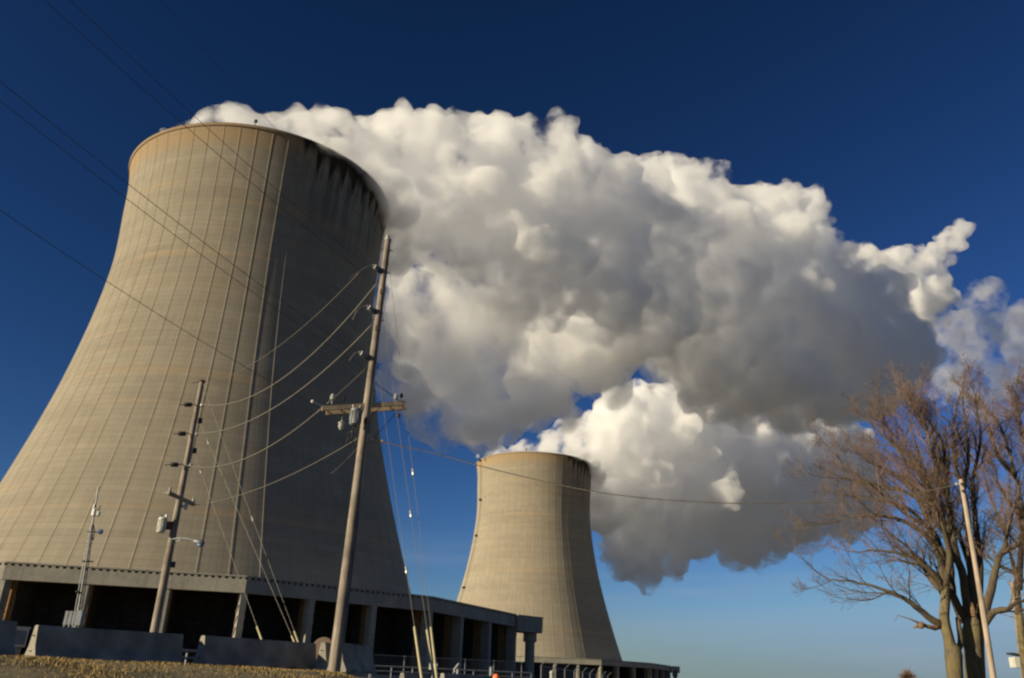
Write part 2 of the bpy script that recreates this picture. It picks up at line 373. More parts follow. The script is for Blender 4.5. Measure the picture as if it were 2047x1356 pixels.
    if ladder:
        q=MB(); a0=-1.16
        for s in(-.35,.35):
            pts=[]
            for z in np.linspace(18,151,40):
                r=prof(z)+.9; da=a0+s/r; pts.append((c[0]+r*math.sin(da),c[1]-r*math.cos(da),c[2]+z))
            q.tube(pts,.09,4)
        for z in np.arange(19,151,1.2):
            r=prof(z)+.9; q.beam((c[0]+r*math.sin(a0-.35/r),c[1]-r*math.cos(a0-.35/r),c[2]+z),(c[0]+r*math.sin(a0+.35/r),c[1]-r*math.cos(a0+.35/r),c[2]+z),.06,.06)
        for z in (25,62,97,122,150):
            r=prof(z)+1.0; p=Vector((c[0]+r*math.sin(a0),c[1]-r*math.cos(a0),c[2]+z)); q.box(p,(1.6,1.6,1.2),Matrix.Rotation(a0,3,'Z'))
        q.build('ladder',M_steeldk,T)
    return T
D1,A1,D2,A2=262.0,-.3361,603.6,.033
T1=Vector((D1*math.sin(A1),D1*math.cos(A1),PAD)); T2=Vector((D2*math.sin(A2),D2*math.cos(A2),PAD+.7))
cooling_tower(T1,'huge tan concrete cooling tower nearest the viewer, filling the left of the picture','X' and range(-3,5))
cooling_tower(T2,'smaller looking distant cooling tower in the middle, with a ladder down its left edge',range(-3,5),True)
# ------------------------------------------------------------------ steam
def steam_mat(name,dens,aniso=.2,ndens=None,step=1.,lo_d=0.):
    m=bpy.data.materials.new(name); m.use_nodes=True; t=m.node_tree; t.nodes.clear(); N=NT(t)
    o=N.n('ShaderNodeOutputMaterial'); v=N.n('ShaderNodeVolumePrincipled')
    v.inputs['Color'].default_value=(.998,.998,.998,1); v.inputs['Density'].default_value=dens; v.inputs['Anisotropy'].default_value=aniso
    if ndens:
        sc,lo,hi=ndens; tc=N.n('ShaderNodeTexCoord'); nz=N.noise(tc.outputs['Object'],sc,5,.62)
        t.links.new(N.ramp(nz,lo,hi,lo_d,dens),v.inputs['Density'])
    t.links.new(v.outputs[0],o.inputs['Volume']); m.cycles.volume_step_rate=step
    return m
WIND=Vector((.86,.51,0)).normalized()
def along(T,px,py,off=0.):
    """horizontal distance at which the sight line to (px,py) crosses the vertical sheet downwind of tower T"""
    v=ray(px,py); h=Vector((v.x,v.y)).normalized()
    # T + t*WIND = s*h
    det=h.x*(-WIND.y)-(-WIND.x)*h.y
    s=(T.x*(-WIND.y)-(-WIND.x)*T.y)/det
    return max(s,60)+off
def plume(name,T,blobs,mat,label,seed,voxel,disp,parent=None,nsub=13,grow=1.,world=()):
    rg=random.Random(seed); q=MB()
    import bmesh
    ic=bmesh.new(); bmesh.ops.create_icosphere(ic,subdivisions=3,radius=1); iv=[v.co.copy() for v in ic.verts]; fi=[tuple(v.index for v in f.verts) for f in ic.faces]; ic.free()
    ic=bmesh.new(); bmesh.ops.create_icosphere(ic,subdivisions=2,radius=1); iv2=[v.co.copy() for v in ic.verts]; fi2=[tuple(v.index for v in f.verts) for f in ic.faces]; ic.free()
    def sph(c,r,big): q.add([c+v*r for v in (iv if big else iv2)],fi if big else fi2)
    for c,r in world: sph(Vector(c),r,True)
    for b in blobs:
        px,py,rp=b[:3]; off=b[3] if len(b)>3 else 0; ns=b[4] if len(b)>4 else nsub
        d=along(T,px,py,off); c=at(px,py,d); sl=(c-EYE).length; r=rp*sl/F_PX*math.cos(math.atan(math.hypot(px-1023,py-678)/F_PX))
        r*=grow; sph(c,r,True)
        for i in range(int(ns)):
            u=rg.uniform(-1,1); a=rg.uniform(0,2*math.pi); dr=Vector((math.sqrt(1-u*u)*math.cos(a),math.sqrt(1-u*u)*math.sin(a),u*.9))
            r2=r*rg.uniform(.16,.38); c2=c+dr*(r-r2*.25)
            if r2>1.2: sph(c2,r2,False)
            for j in range(4):
                u=rg.uniform(-1,1); a=rg.uniform(0,2*math.pi); d3=(dr+Vector((math.sqrt(1-u*u)*math.cos(a),math.sqrt(1-u*u)*math.sin(a),u))*.9).normalized()
                r3=r2*rg.uniform(.3,.5)
                if r3>voxel*.8: sph(c2+d3*(r2-r3*.2),r3,False)
    o=q.build(name,mat,parent,loc=None if parent is not None else tuple(T+Vector((0,0,TH))))
    rm=o.modifiers.new('merge','REMESH'); rm.mode='VOXEL'; rm.voxel_size=voxel; rm.use_smooth_shade=True
    for i,(tp,sz,st) in enumerate(disp):
        tx=bpy.data.textures.new(name+'_tex%d'%i,tp); tx.noise_scale=sz
        if tp=='CLOUDS': tx.noise_depth=4; tx.noise_basis='ORIGINAL_PERLIN'
        if tp=='VORONOI': tx.distance_metric='DISTANCE'; tx.noise_intensity=1.
        dm=o.modifiers.new('billow','DISPLACE'); dm.texture=tx; dm.texture_coords='GLOBAL'; dm.strength=st; dm.mid_level=.5
    r2=o.modifiers.new('clean','REMESH'); r2.mode='VOXEL'; r2.voxel_size=voxel*.8; r2.use_smooth_shade=True
    return o
M_st=steam_mat('dense_steam',.16,.2,(.07,.42,.55),.15,.004)
M_st2=steam_mat('thin_steam',.045,.2,(.05,.46,.66),.4)
def mouth(T,name):
    q=MB(); r=prof(150)-1.2
    q.lathe(T+Vector((0,0,0)),[(r,139),(r-.3,150.6),(r*.93,153.5),(r*.6,155.5),(.1,156)],56)
    return q
P1=[ # px,py,r_px,offset
 (430,285,48),(500,275,55),(570,275,50),(620,295,50),(660,300,60),(700,285,62),(735,360,70),
 (760,290,68),(800,320,85),(820,420,95),(870,290,60),(905,275,58),(960,310,70),(900,390,120),(940,460,105),(880,480,60),
 (1010,330,75),(1060,310,45),(1060,420,140),(1060,500,130),(1090,560,85),(1150,350,65),(1130,330,50),(1180,450,140),(1200,540,110),(1250,400,75),(1270,370,50),(1290,480,110,10),
 (1330,400,75,25),(1350,380,55,25),(1400,385,62,30),(1430,420,65,30),(1400,500,120,30),(1400,620,130,40),(1300,620,90,20),(1480,450,65,30),(1500,520,120,40),(1500,660,150,45),(1450,740,100,45),
 (1550,440,60,60),(1600,430,48,60),(1615,415,32,60),(1580,500,80,60),(1600,600,120,50),(1640,690,130,50),(1600,770,90,50),(1720,640,90,50),(1760,720,90,50),(1700,780,70,50),(1800,690,65,50),
]
P1b=[(1730,520,38,150),(1700,510,25,150),(1790,530,42,150),(1840,540,45,150),(1870,510,30,150),(1905,475,28,150),(1925,462,18,150),(1850,600,60,150),(1800,620,60,150),(1880,580,35,150)]
P1c=[(1960,600,45,200),(1985,590,34,200),(1930,680,75,200),(2000,690,75,200),(2060,640,50,200),(2060,740,80,200),(1900,760,60,200),(1970,790,60,200),(2100,700,90,200)]
P1w=[(800,560,30,60),(780,640,18,60),(860,620,90,34),(830,720,45,60),(900,740,90,34),(960,680,95,34),(1000,620,45,60),(950,800,18,60),(900,850,32,34),(990,770,65,34),(1060,720,45,60),(1110,700,30,60),(850,790,40,34),(1040,780,42,18,12),(1170,700,18,70),(1250,700,30,70),(1330,720,45,70),(1110,770,40,42),(1300,780,18,80),(1400,800,30,80),(920,540,18,60),(965,850,32,34),(1150,650,18,60),(1000,850,40,34),(930,850,40,34),(1060,820,35,34),(1100,790,45,34),(1230,770,50,34),(1200,740,50,34),(830,800,35,34),(772,540,45,10),(775,620,50,10),(790,700,50,10),(1060,640,70,60),(1120,620,70,60),(1170,640,60,60),(1120,720,60,60),(1080,680,60,60),(1200,690,60,60),(960,860,40,42),(1020,830,40,40),(1150,700,60,50)]
P2=[(1000,915,22),(1050,905,28),(1100,900,34),(1150,900,42),(1190,900,58),(1140,880,40),(1100,880,28),(1200,880,60),(1190,850,30),(1240,860,65),(1245,815,36,20),(1290,840,75,20),(1250,930,80,10),(1270,980,85,10),(1320,900,100,20),(1350,980,105,20),
 (1380,880,90,30),(1430,860,80,30),(1430,950,110,30),(1500,880,90,40),(1520,960,100,40),(1500,1020,80,40),(1580,890,75,50),(1640,880,55,50),(1640,840,30,50),(1600,960,90,50),(1600,1030,60,50),(1690,900,50,60),(1690,970,75,60),(1700,1030,45,60),
 (1300,1050,75,15),(1260,1080,50,15),(1250,1120,38,15),(1290,1135,42,15),(1230,1020,50,10),(1340,1110,38,15),(1380,1060,55,20),(1450,1060,45,30),(1470,1090,42,30),(1540,1070,40,40),(1510,1110,25,35)]
D_=[('CLOUDS',30.,12.),('VORONOI',15.,-11.),('VORONOI',7.,-6.),('CLOUDS',5.,4.)]
S1=plume('steam_plume',T1,P1,M_st,'',3,1.9,D_,grow=1.10)
tag(S1,'big steam plume streaming right from the rim of the nearest cooling tower','steam')
plume('steam_tuft',T1,P1b,M_st,'',5,2.5,D_,parent=S1)
plume('steam_veil',T1,P1c,M_st2,'',6,3.2,[('CLOUDS',34.,22.),('CLOUDS',10.,7.)],parent=S1)
plume('steam_wake',T1,P1w,steam_mat('wake_steam',.10,.2,(.05,.38,.58),.3,.0),'',8,2.4,[('CLOUDS',30.,16.),('CLOUDS',9.,7.)],parent=S1,nsub=6)
def lip(T,a0,a1,n,s,seed):
    rg=random.Random(seed); out=[]; R0=prof(150.5)
    for i in range(n):
        f=(i+.5)/n; a=a0+(a1-a0)*f; r=R0+rg.uniform(-1.5,2.5)+2.6*f; rr=s*(.5+.9*f)*rg.uniform(.7,1.2)
        out.append((T+Vector((r*math.sin(a),-r*math.cos(a),151.5+rg.uniform(-1,2.5)-2.5*f)),rr))
    return out
P1r=[(672,300,18,-42),(695,318,22,-38),(718,347,24,-34),(742,380,25,-28),(762,414,24,-22),(778,450,21,-14),(790,480,24,-10),(800,520,30),(640,285,34),(330,262,10),(360,252,13),(395,243,18)]
plume('steam_spill',T1,P1r,steam_mat('spill_steam',.24,.2,(.10,.36,.58),.3),'',12,1.7,[('CLOUDS',16.,9.),('CLOUDS',6.,4.)],parent=S1,world=lip(T1,.62,2.0,34,5.6,3))
plume('steam_haze',T1,[(b[0],b[1]+4,b[2]*1.04,(b[3] if len(b)>3 else 0)) for b in P1w],steam_mat('edge_haze',.05,.2,(.035,.48,.66)),'',21,3.0,[('CLOUDS',22.,20.),('CLOUDS',8.,9.)],parent=S1,nsub=3)
P1x=[(930,850,48,30),(960,860,50,30),(1010,840,55,40),(1060,815,50,45),(1110,800,45,50),(1130,835,35,60),(1000,870,34,40),(900,860,40,30),(860,830,45,25),(820,790,45,20),(790,760,40,15),(1070,770,60,50),(1190,720,60,60),(1230,700,60,60)]
plume('steam_wisp',T1,P1x,steam_mat('wisp_steam',.17,.2,(.075,.38,.58),.3),'',31,2.2,[('CLOUDS',26.,22.),('CLOUDS',9.,9.)],parent=S1,nsub=5)
mouth(T1,'').build('steam_cap',M_st,S1)
S2=plume('steam_plume',T2,P2,M_st,'',9,2.8,[('CLOUDS',40.,15.),('VORONOI',20.,-14.),('VORONOI',9.,-8.),('CLOUDS',7.,5.)],grow=1.09)
tag(S2,'lower steam plume trailing right from the distant cooling tower, close above the sky gap','steam')
mouth(T2,'').build('steam_cap',M_st,S2)
P2r=[(1140,922,9,-36),(1160,930,12,-32),(1178,945,13,-26),(1188,968,12,-15),(1200,1000,30),(1210,1040,30,10),(955,912,6),(952,940,5,-35),(958,965,3.5,-35),(975,905,9)]
plume('steam_spill',T2,P2r,steam_mat('spill_steam',.24,.2,(.10,.34,.56),.3),'',13,2.0,[('CLOUDS',16.,9.),('CLOUDS',6.,4.)],parent=S2,world=lip(T2,.55,2.0,30,6.5,4))
plume('steam_haze',T2,[(b[0],b[1]+8,b[2]*1.05,(b[3] if len(b)>3 else 0)) for b in P2 if b[1]>860],steam_mat('edge_haze',.05,.2,(.03,.48,.66)),'',22,3.6,[('CLOUDS',30.,30.),('CLOUDS',11.,13.)],parent=S2,nsub=3)

M_mast=mat('weathered_mast_steel',(.16,.165,.17),.5,.5)
# ------------------------------------------------------------------ grass on the berm
def grass():
    rg=random.Random(4); q=MB()
    for i in range(42000):
        d=15+ (rg.random()**.8)*10.5; px=rg.uniform(-60,880); v=ray(px,1360); h=Vector((v.x,v.y)).normalized()*d
        n=noise.noise(Vector((h.x*.6,h.y*.6,3)))
        if rg.random()>.62+n*1.1: continue
        z=gz(h.x,h.y)-.015; a=rg.uniform(0,math.pi); L=rg.uniform(.02,.07)*(1+n); w=.006+rg.random()*.006
        dx,dy=math.cos(a)*w,math.sin(a)*w; lx,ly=rg.uniform(-.6,.6)*L,rg.uniform(-.6,.6)*L
        q.m=0 if rg.random()<.7 else (1 if rg.random()<.6 else 2)
        q.add([(h.x-dx,h.y-dy,z),(h.x+dx,h.y+dy,z),(h.x+dx*.6+lx*.5,h.y+dy*.6+ly*.5,z+L*.6),(h.x+lx,h.y+ly,z+L)],[(0,1,2,3)])
    ms=[mat('dry_grass',(.32,.215,.075),.9),mat('green_grass',(.10,.10,.03),.9),mat('brown_grass',(.09,.055,.022),.9)]
    o=q.build('grass',ms,loc=(0,18,2)); tag(o,'short dry winter grass on the low bank along the bottom left','grass',kind='stuff')
grass()
# ------------------------------------------------------------------ barriers
def barrier(a,b,label,hgt=.81,group='concrete barriers on the grass bank'):
    """jersey profile swept from a to b (foot points)"""
    a,b=Vector(a),Vector(b); t=(b-a); L=t.length; t/=L; n=Vector((t.y,-t.x,0)).normalized()
    pr=[(-.30,0),(-.30,.075),(-.17,.33),(-.085,.79),(-.065,.81),(.065,.81),(.085,.79),(.17,.33),(.30,.075),(.30,0)]
    q=MB(); k=len(pr); vs=[]
    for s in(0,.015,L-.015,L):
        e=.985 if s in(0,L) else 1.
        for u,z in pr: vs.append(a+t*s+n*u*e+Vector((0,0,(z*e-.02)*hgt/.81)))
    fs=[]
    for i in range(3):
        for j in range(k): j2=(j+1)%k; fs.append((i*k+j,i*k+j2,(i+1)*k+j2,(i+1)*k+j))
    fs.append(tuple(range(k-1,-1,-1))); fs.append(tuple(3*k+j for j in range(k)))
    q.add(vs,fs)
    T=thing('concrete_barrier',tuple((a+b)/2),label,'barrier',group)
    q.build('body',M_bar,T)
    q=MB()   # connection loops and drain slots at the feet
    for s in(-.03,L+.03):
        for z in(.2,.55): q.tube([a+t*s+n*x+Vector((0,0,z)) for x in(-.05,-.03,.03,.05)],.012,5)
    q.build('loop_bar',M_rust,T)
    q=MB()
    for s in(.25,.75): q.box(a+t*(L*s)+n*.292+Vector((0,0,.03)),(.35,.03,.05),Matrix((t,n,Vector((0,0,1)))).transposed())
    q.build('drain_slot',M_steeldk,T)
    return T
def foot(px,py,d): return at(px,py,d)
barrier(foot(-260,1300,22.2),foot(13,1315,23.6),'concrete barrier cut off by the left edge of the picture')
barrier(foot(57,1319,24.5),foot(353,1329,26.4),'long dark sided concrete barrier between the white cabinet and the leaning wooden pole')
barrier(foot(396,1331,26.4),foot(622,1339,29.4),'concrete barrier whose lit end faces the gap left of the guy wire guards')
barrier(foot(672,1342,26.6),foot(735,1346,29.0),'stubby seeming concrete barrier end against the foot of the tall pole')
barrier(foot(640,1338,28.6),foot(668,1341,29.2),'second concrete barrier end tucked behind the one at the tall pole foot')
barrier(foot(882,1387,38),foot(980,1389,41),'pale topped concrete barrier low beside the yellow guy guards',group='concrete barriers on the grass bank')
barrier(foot(801,1384,40),foot(828,1385,41.2),'small looking concrete barrier end left of the yellow guy guards')
# ------------------------------------------------------------------ poles
def pole(top,foot_,r0,r1,label,group='wooden utility poles',m=None,bend=0.):
    top,foot_=Vector(top),Vector(foot_); ax=(top-foot_)
    T=thing('utility_pole',tuple(foot_),label,'utility pole',group)
    q=MB(); n=14
    q.tube([foot_+ax*(i/n)+Vector((bend*math.sin(math.pi*i/n),0,0)) for i in range(n+1)]+[top+ax.normalized()*.02],[r0+(r1-r0)*(i/n) for i in range(n+1)]+[r1*.7],20)
    o=q.build('post',m or M_pole,T,smooth=False)
    for p in o.data.polygons: p.use_smooth=len(p.vertices)==4
    return T
def wire(name,pts,r,m,label,cat='wire',group=None,n=6):
    q=MB(); q.tube(pts,r,n); o=q.build(name,m,None,True,loc=tuple(pts[0])); tag(o,label,cat,group); return o
def sagline(a,b,sag,n=24):
    a,b=Vector(a),Vector(b); return [a.lerp(b,i/n)-Vector((0,0,4*sag*(i/n)*(1-i/n))) for i in range(n+1)]
# tall pole, 25 m away
def axis_pts(tpx,tpy,bpx,bpy,d,tilt=0.):
    """top and foot of a pole seen between two photo points, standing d metres off; it may lean towards or away by tilt"""
    return at(tpx,tpy,d+tilt),at(bpx,bpy,d)
mt,mb=axis_pts(775.5,480,672,1308,25)
mfoot=mb+(mb-mt).normalized()*1.2
MP=pole(mt,mfoot,.170,.098,'tall grey wooden pole with a double crossarm, right of centre on the big tower')
def onm(py,side=0.,fw=0.):        # a point on the tall pole at photo height py
    k=(py-480)/(1308-480.); px=775.5+(672-775.5)*k
    d=25.; p=at(px,py,d); return p
vright=Vector((wx.x,wx.y,0)); vR=Vector((1,0,0))
toC=Vector((mt.x,mt.y,0)).normalized(); perp=Vector((toC.y,-toC.x,0))   # perp: to the right as seen
def post_insulator(p,dirv,parent,L=.42,r=.075):
    """ribbed white horizontal post insulator with a dark bracket"""
    q=MB(); dirv=dirv.normalized(); pr=[]
    for i in range(9): pr+=[(r*.55,L*(i/9.)),(r,L*((i+.35)/9.)),(r*.55,L*((i+.7)/9.))]
    q.lathe(p,pr,12,dirv); q.tube([p+dirv*L,p+dirv*(L+.05)],r*.45,8)
    o=q.build('insulator',M_white,parent)
    q=MB(); q.beam(p-dirv*.05,p+dirv*.12,.11,.16); q.ball(p+dirv*(L*.52)-Vector((0,0,r*.8)),r*.5,8); q.build('bracket',M_blk,o)
    return p+dirv*(L+.05)
ends=[]
for (ex,ey,by) in ((747,532,546),(735,613,628),(719,705,720)):
    p=onm(by); e=at(ex,ey,24.8); dv=(e-p); ends.append(post_insulator(p+dv.normalized()*.1,dv,MP,max(.3,dv.length-.12),.085))
# small dead-end clamps, bolts, pole cap, ground wire conduit
q=MB()
for py in (588,660,845): q.box(onm(py)-toC*.16,(.09,.05,.16),Matrix((perp,toC,Vector((0,0,1)))).transposed())
for py in (500,545,640,735,780): q.tube([onm(py)-perp*.2,onm(py)+perp*.2],.018,6)
q.build('bolt_plate',M_rust,MP)
q=MB(); q.lathe(mt-Vector((0,0,.02)),[(.12,0),(.12,.05),(.03,.09)],12); q.ball(mt+Vector((-.02,0,.14)),.06); q.build('pole_cap',M_white,MP)
q=MB(); o1=perp*.2
pts=[onm(y)+perp*(.10+.07*((y-480)/830.))-toC*.05 for y in range(850,1330,40)]; q.tube(pts,.022,6)
for y in range(880,1300,60): q.beam(onm(y)+perp*.08-toC*.06,onm(y)+perp*(.12+.07*((y-480)/830.))-toC*.06,.03,.03)
q.build('conduit',M_galv,MP)
q=MB(); q.tube([onm(y)+perp*(.1+.06*((y-480)/830.))-toC*.1 for y in range(500,1300,25)],.008,4); q.build('ground_wire',M_wiredk,MP)
# double crossarm
cA,cB=at(643,817,24.75),at(811,806,25.2)
q=MB(); q.beam(cA,cB,.10,.13); q.build('crossarm',M_arm,MP)
off=toC*.42-Vector((0,0,.02)); cA2,cB2=at(652,826,25.5),at(812,815,25.75)
q=MB(); q.beam(cA2,cB2,.10,.13); q.build('crossarm',M_arm,MP)
q=MB()
for t in (.04,.2,.8,.96): q.tube([cA.lerp(cB,t),cA2.lerp(cB2,t)],.018,6)
q.beam(cA.lerp(cB,.72)-Vector((0,0,.02)),onm(842),.04,.02); q.beam(cA.lerp(cB,.28),onm(842),.04,.02)
q.build('arm_brace',M_rust,MP)
# insulators and fittings on the arm
def pin_ins(p,parent,s=1.,m=None,down=False):
    q=MB(); sg=-1 if down else 1
    q.tube([p,p+Vector((0,0,.10*s*sg))],.014,6); q.lathe(p+Vector((0,0,.09*s*sg)),[(.03*s,0),(.065*s,.02*s*sg),(.045*s,.06*s*sg),(.06*s,.09*s*sg),(.03*s,.15*s*sg),(.01,.17*s*sg)],12)
    q.build('insulator',m or M_white,parent)
pin_ins(at(663,808,25),MP,1.3); pin_ins(at(688,806,25),MP,1.,M_blk); pin_ins(at(790,806,25.1),MP,1.2); pin_ins(at(802,800,25.4),MP,.9,M_blk)
pin_ins(at(684,834,25),MP,1.6,M_white,True); pin_ins(at(798,822,25),MP,.9,M_blk,True)
q=MB(); a_=at(625,803,24.7); b_=at(650,814,24.8); q.tube([a_,b_],.012,5)
for i in range(4): q.lathe(a_.lerp(b_,.15+.2*i),[(.03,-.02),(.05,0),(.03,.02)],8,(b_-a_).normalized())
q.ball(a_,.055); q.build('dead_end_fitting',M_can,MP)
# transformer can with bushings
def can(c,r,h,parent,m=None):
    q=MB(); q.lathe(c,[(r*.96,-h/2),(r,-h/2+.03),(r,h/2-.05),(r*1.06,h/2-.04),(r*1.06,h/2),(r*.9,h/2+.04),(r*.3,h/2+.07)],20)
    for k in range(6): a=k*math.pi/3; q.box(c+Vector((r*1.02*math.cos(a),r*1.02*math.sin(a),0)),(.02,.02,h*.8),Matrix.Rotation(a,3,'Z'))
    o=q.build('transformer_can',m or M_can,parent,True)
    q=MB()
    for s in(-.5,.5): q.tube([c+perp*r*s+Vector((0,0,h/2)),c+perp*r*s*1.3+Vector((0,0,h/2+.16))],.03,8)
    q.build('bushing',M_blk,o); return o
can(at(711,835,24.6),.17,.46,MP,M_galv)
q=MB()
for k in range(5):
    pts=[at(712+rnd.uniform(-8,12),850,24.7),at(700+rnd.uniform(-10,14),868+8*k*.6,24.6),at(708+rnd.uniform(-4,4),885+4*k,24.8)]; q.tube(pts,.009,4)
q.ball(at(704,864,24.6),.04); q.ball(at(746,879,24.8),.03)
for x in(738,750): q.tube([at(x,870,24.9),at(x+6,884,24.9),at(722,890,24.9)],.01,4)
q.build('jumper_wire',M_wiredk,MP)
# jumper tails from the side insulators
for e,(jx,jy,jx2,jy2) in zip(ends,((722,541,700,556),(714,620,705,640),(705,712,698,722))):
    q=MB(); q.tube([e,e.lerp(at(jx,jy,24.8),.5)+Vector((0,0,.05)),at(jx,jy,24.8),at(jx2,jy2,24.8)],.016,6); q.build('jumper_wire',M_wire,MP)
# left pole 34 m away
lt,lb=axis_pts(404,763,307,1272,34)
lfoot=lb+(lb-lt).normalized()*1.3
LP=pole(lt,lfoot,.16,.09,'shorter wooden pole left of the tall one, with street lamp and pale transformer can')
def onl(py): k=(py-763)/(1272-763.); return at(404+(307-404)*k,py,34)
toL=Vector((lt.x,lt.y,0)).normalized(); pl=Vector((toL.y,-toL.x,0))
for (ix,iy,wx_,py) in ((375,809,362,809),(363,867,348,867),(348,929,331,929)):
    p=onl(py)-pl*.1; e=at(ix-8,iy,33.7); q=MB(); dv=(e-p).normalized()
    s0=at(ix+7,iy,33.8); s1=at(ix-7,iy,33.7); q.tube([p,s0],.02,6)
    for i in range(4): c=s0.lerp(s1,(i+.5)/4); q.lathe(c,[(.03,-.04),(.10,-.02),(.03,.03)],10,dv)
    q.build('insulator',M_blk,LP); q=MB(); q.tube([s1,at(wx_,iy+1,33.6)],.015,5); q.ball(at(wx_,iy+1,33.6),.03); q.build('clamp',M_rust,LP)
    q=MB(); q.lathe(onl(py+1)+pl*.16-toL*.05,[(.02,-.08),(.07,-.05),(.07,.05),(.02,.08)],10); q.build('insulator',M_white,LP)
q=MB()
for py in (840,900,1128): q.box(onl(py)+pl*.2,(.16,.12,.2),Matrix((pl,toL,Vector((0,0,1)))).transposed())
q.build('guy_bracket',M_steeldk,LP)
q=MB(); q.lathe(lt-Vector((0,0,.02)),[(.13,0),(.14,.05),(.04,.1)],10); q.tube([lt-pl*.35-Vector((0,0,.12)),lt],.012,4); q.build('pole_cap',M_rust,LP)
a_,b_=at(336,985,33.5),at(388,1009,34.4)
q=MB(); q.beam(a_,b_,.11,.13); q.build('crossarm',M_arm,LP)
q=MB()
for t in(.05,.5,.95): p=a_.lerp(b_,t); q.lathe(p+Vector((0,0,.06)),[(.02,0),(.06,.05),(.04,.1),(.055,.14),(.01,.18)],10)
q.tube([at(326,987,33.6),a_],.02,5); q.build('insulator',M_white,LP)
q=MB(); q.beam(onl(1012),at(372,1013,34),.07,.1); q.lathe(at(372,1012,34),[(.05,-.14),(.07,-.1),(.07,.08),(.04,.14)],8); q.build('cutout_switch',M_can,LP)
can(at(323.5,1051,33.8),.15,.50,LP); q=MB(); q.beam(at(330,1051,33.8),onl(1051),.05,.30); q.build('can_bracket',M_rust,LP)
# street lamp on the left pole: hangs from the pole, a thing of its own
SLo=onl(1080)
SLT=thing('street_lamp',tuple(SLo),'cobra head street lamp on a curved arm fixed to the shorter wooden pole','street lamp','street lamps')
q=MB(); q.tube([SLo+pl*.12,at(346,1078,33.7),at(360,1076,33.4),at(378,1078,33.2),at(388,1081,33.1)],.03,8); q.tube([onl(1092)+pl*.1,at(352,1083,33.6),at(366,1077,33.35)],.018,6); q.build('arm',M_galv,SLT)
def lamphead(a,b,parent,s=1.):
    q=MB(); a,b=Vector(a),Vector(b); dv=b-a; q.tube([a,a+dv*.15,a+dv*.45,a+dv*.8,b],[.04*s,.09*s,.13*s,.12*s,.03*s],12); q.build('lamp_head',M_galv,parent,True)
    q=MB(); q.tube([a+dv*.45-Vector((0,0,.07*s)),a+dv*.7-Vector((0,0,.12*s)),a+dv*.95-Vector((0,0,.07*s))],[.08*s,.10*s,.03*s],10); q.build('lens',M_bluegrey,parent,True)
lamphead(at(386,1081,33.1),at(409,1087,32.9),SLT,.8)
# bare pale pole on the right with the cable attached
rt,rb=axis_pts(1921,960,1984,1356,25)
RP=pole(rt,rb+(rb-rt).normalized()*1.9,.078,.054,'pale bare wooden pole leaning in front of the right hand trees',m=M_pole2,bend=.03)
q=MB()
for py in(968,982): q.box(at(1922+(py-960)*.157,py,24.9),(.07,.03,.06))
q.build('bolt_plate',M_steeldk,RP)
q=MB(); p=at(1912,968,25); q.tube([p,at(1920,968,25)],.015,6); q.ball(p,.04); q.build('clamp',M_white,RP)
ft,fb=axis_pts(2022,1163,2046,1345,60)
FP=pole(ft,fb+(fb-ft).normalized()*2.2,.17,.11,'thin far wooden pole seen through the branches at the right edge')
# ------------------------------------------------------------------ cables
def image_wire(pts,r,m,label,group,name='power_line'):
    return wire(name,[at(*p) for p in pts],r,m,label,'power line',group)
G='power lines between the two wooden poles'
w1=sagline(at(402,807,34),at(754,560,25),.0)
def sag_between(a,b,via,name,r,m,label,group):
    """hang a line from a to b with the sag seen at the photo point via (px,py)"""
    a,b=Vector(a),Vector(b); best=None
    def pj(P):
        c=(P-EYE)@ROT; return W_PX/2+F_PX*c.x/-c.z, H_PX/2-F_PX*c.y/-c.z
    for s in np.arange(0,4,.02):
        pts=sagline(a,b,float(s),40)
        e=min((pj(p)[0]-via[0])**2+(pj(p)[1]-via[1])**2 for p in pts)
        if best is None or e<best[0]: best=(e,pts)
    return wire(name,best[1],r,m,label,'power line',group)
sag_between(at(402,808,34),onm(562)-perp*.12,(577,745),'power_line',.021,M_wire,'uppermost heavy line between the poles, ending just under the topmost insulator',G)
sag_between(at(388,867,34),onm(648)-perp*.14,(560,809),'power_line',.021,M_wire,'second heavy line down between the poles, ending just under the middle insulator',G)
sag_between(at(372,930,34),at(643,817,24.8),(566,876),'power_line',.021,M_wire,'heavy line reaching the left tip of the double crossarm',G)
sag_between(at(390,1010,34.4),onm(877)-perp*.15,(580,950),'power_line',.014,M_wire,'line from the small crossarm of the shorter pole to the tall pole below its canister',G)
sag_between(at(404,770,34),at(722,541,24.8),(549,699),'power_line',.011,M_wire,'thin line from the tip of the shorter pole to the topmost insulator',G)
wire('power_line',sagline(at(653,808,24.9),onm(735)-perp*.14,.03,10),.016,M_wire,'short line slanting from the crossarm up to the tall pole','power line',G)
wire('power_line',sagline(at(660,948,28),onm(893)-perp*.1,.05,10),.008,M_wire,'faint short line leaving the tall pole down to the left','power line',G)
wire('power_line',sagline(onm(762)+perp*.1,at(802,803,25.3),.02,10),.012,M_wiredk,'short dark line from the tall pole down to the right tip of its crossarm','power line',G)
wire('power_line',sagline(at(795,822,25.2),onm(893)+perp*.1,.02,10),.012,M_wire,'short line from under the right end of the crossarm back to the tall pole','power line',G)
G2='overhead lines crossing the sky at upper left'
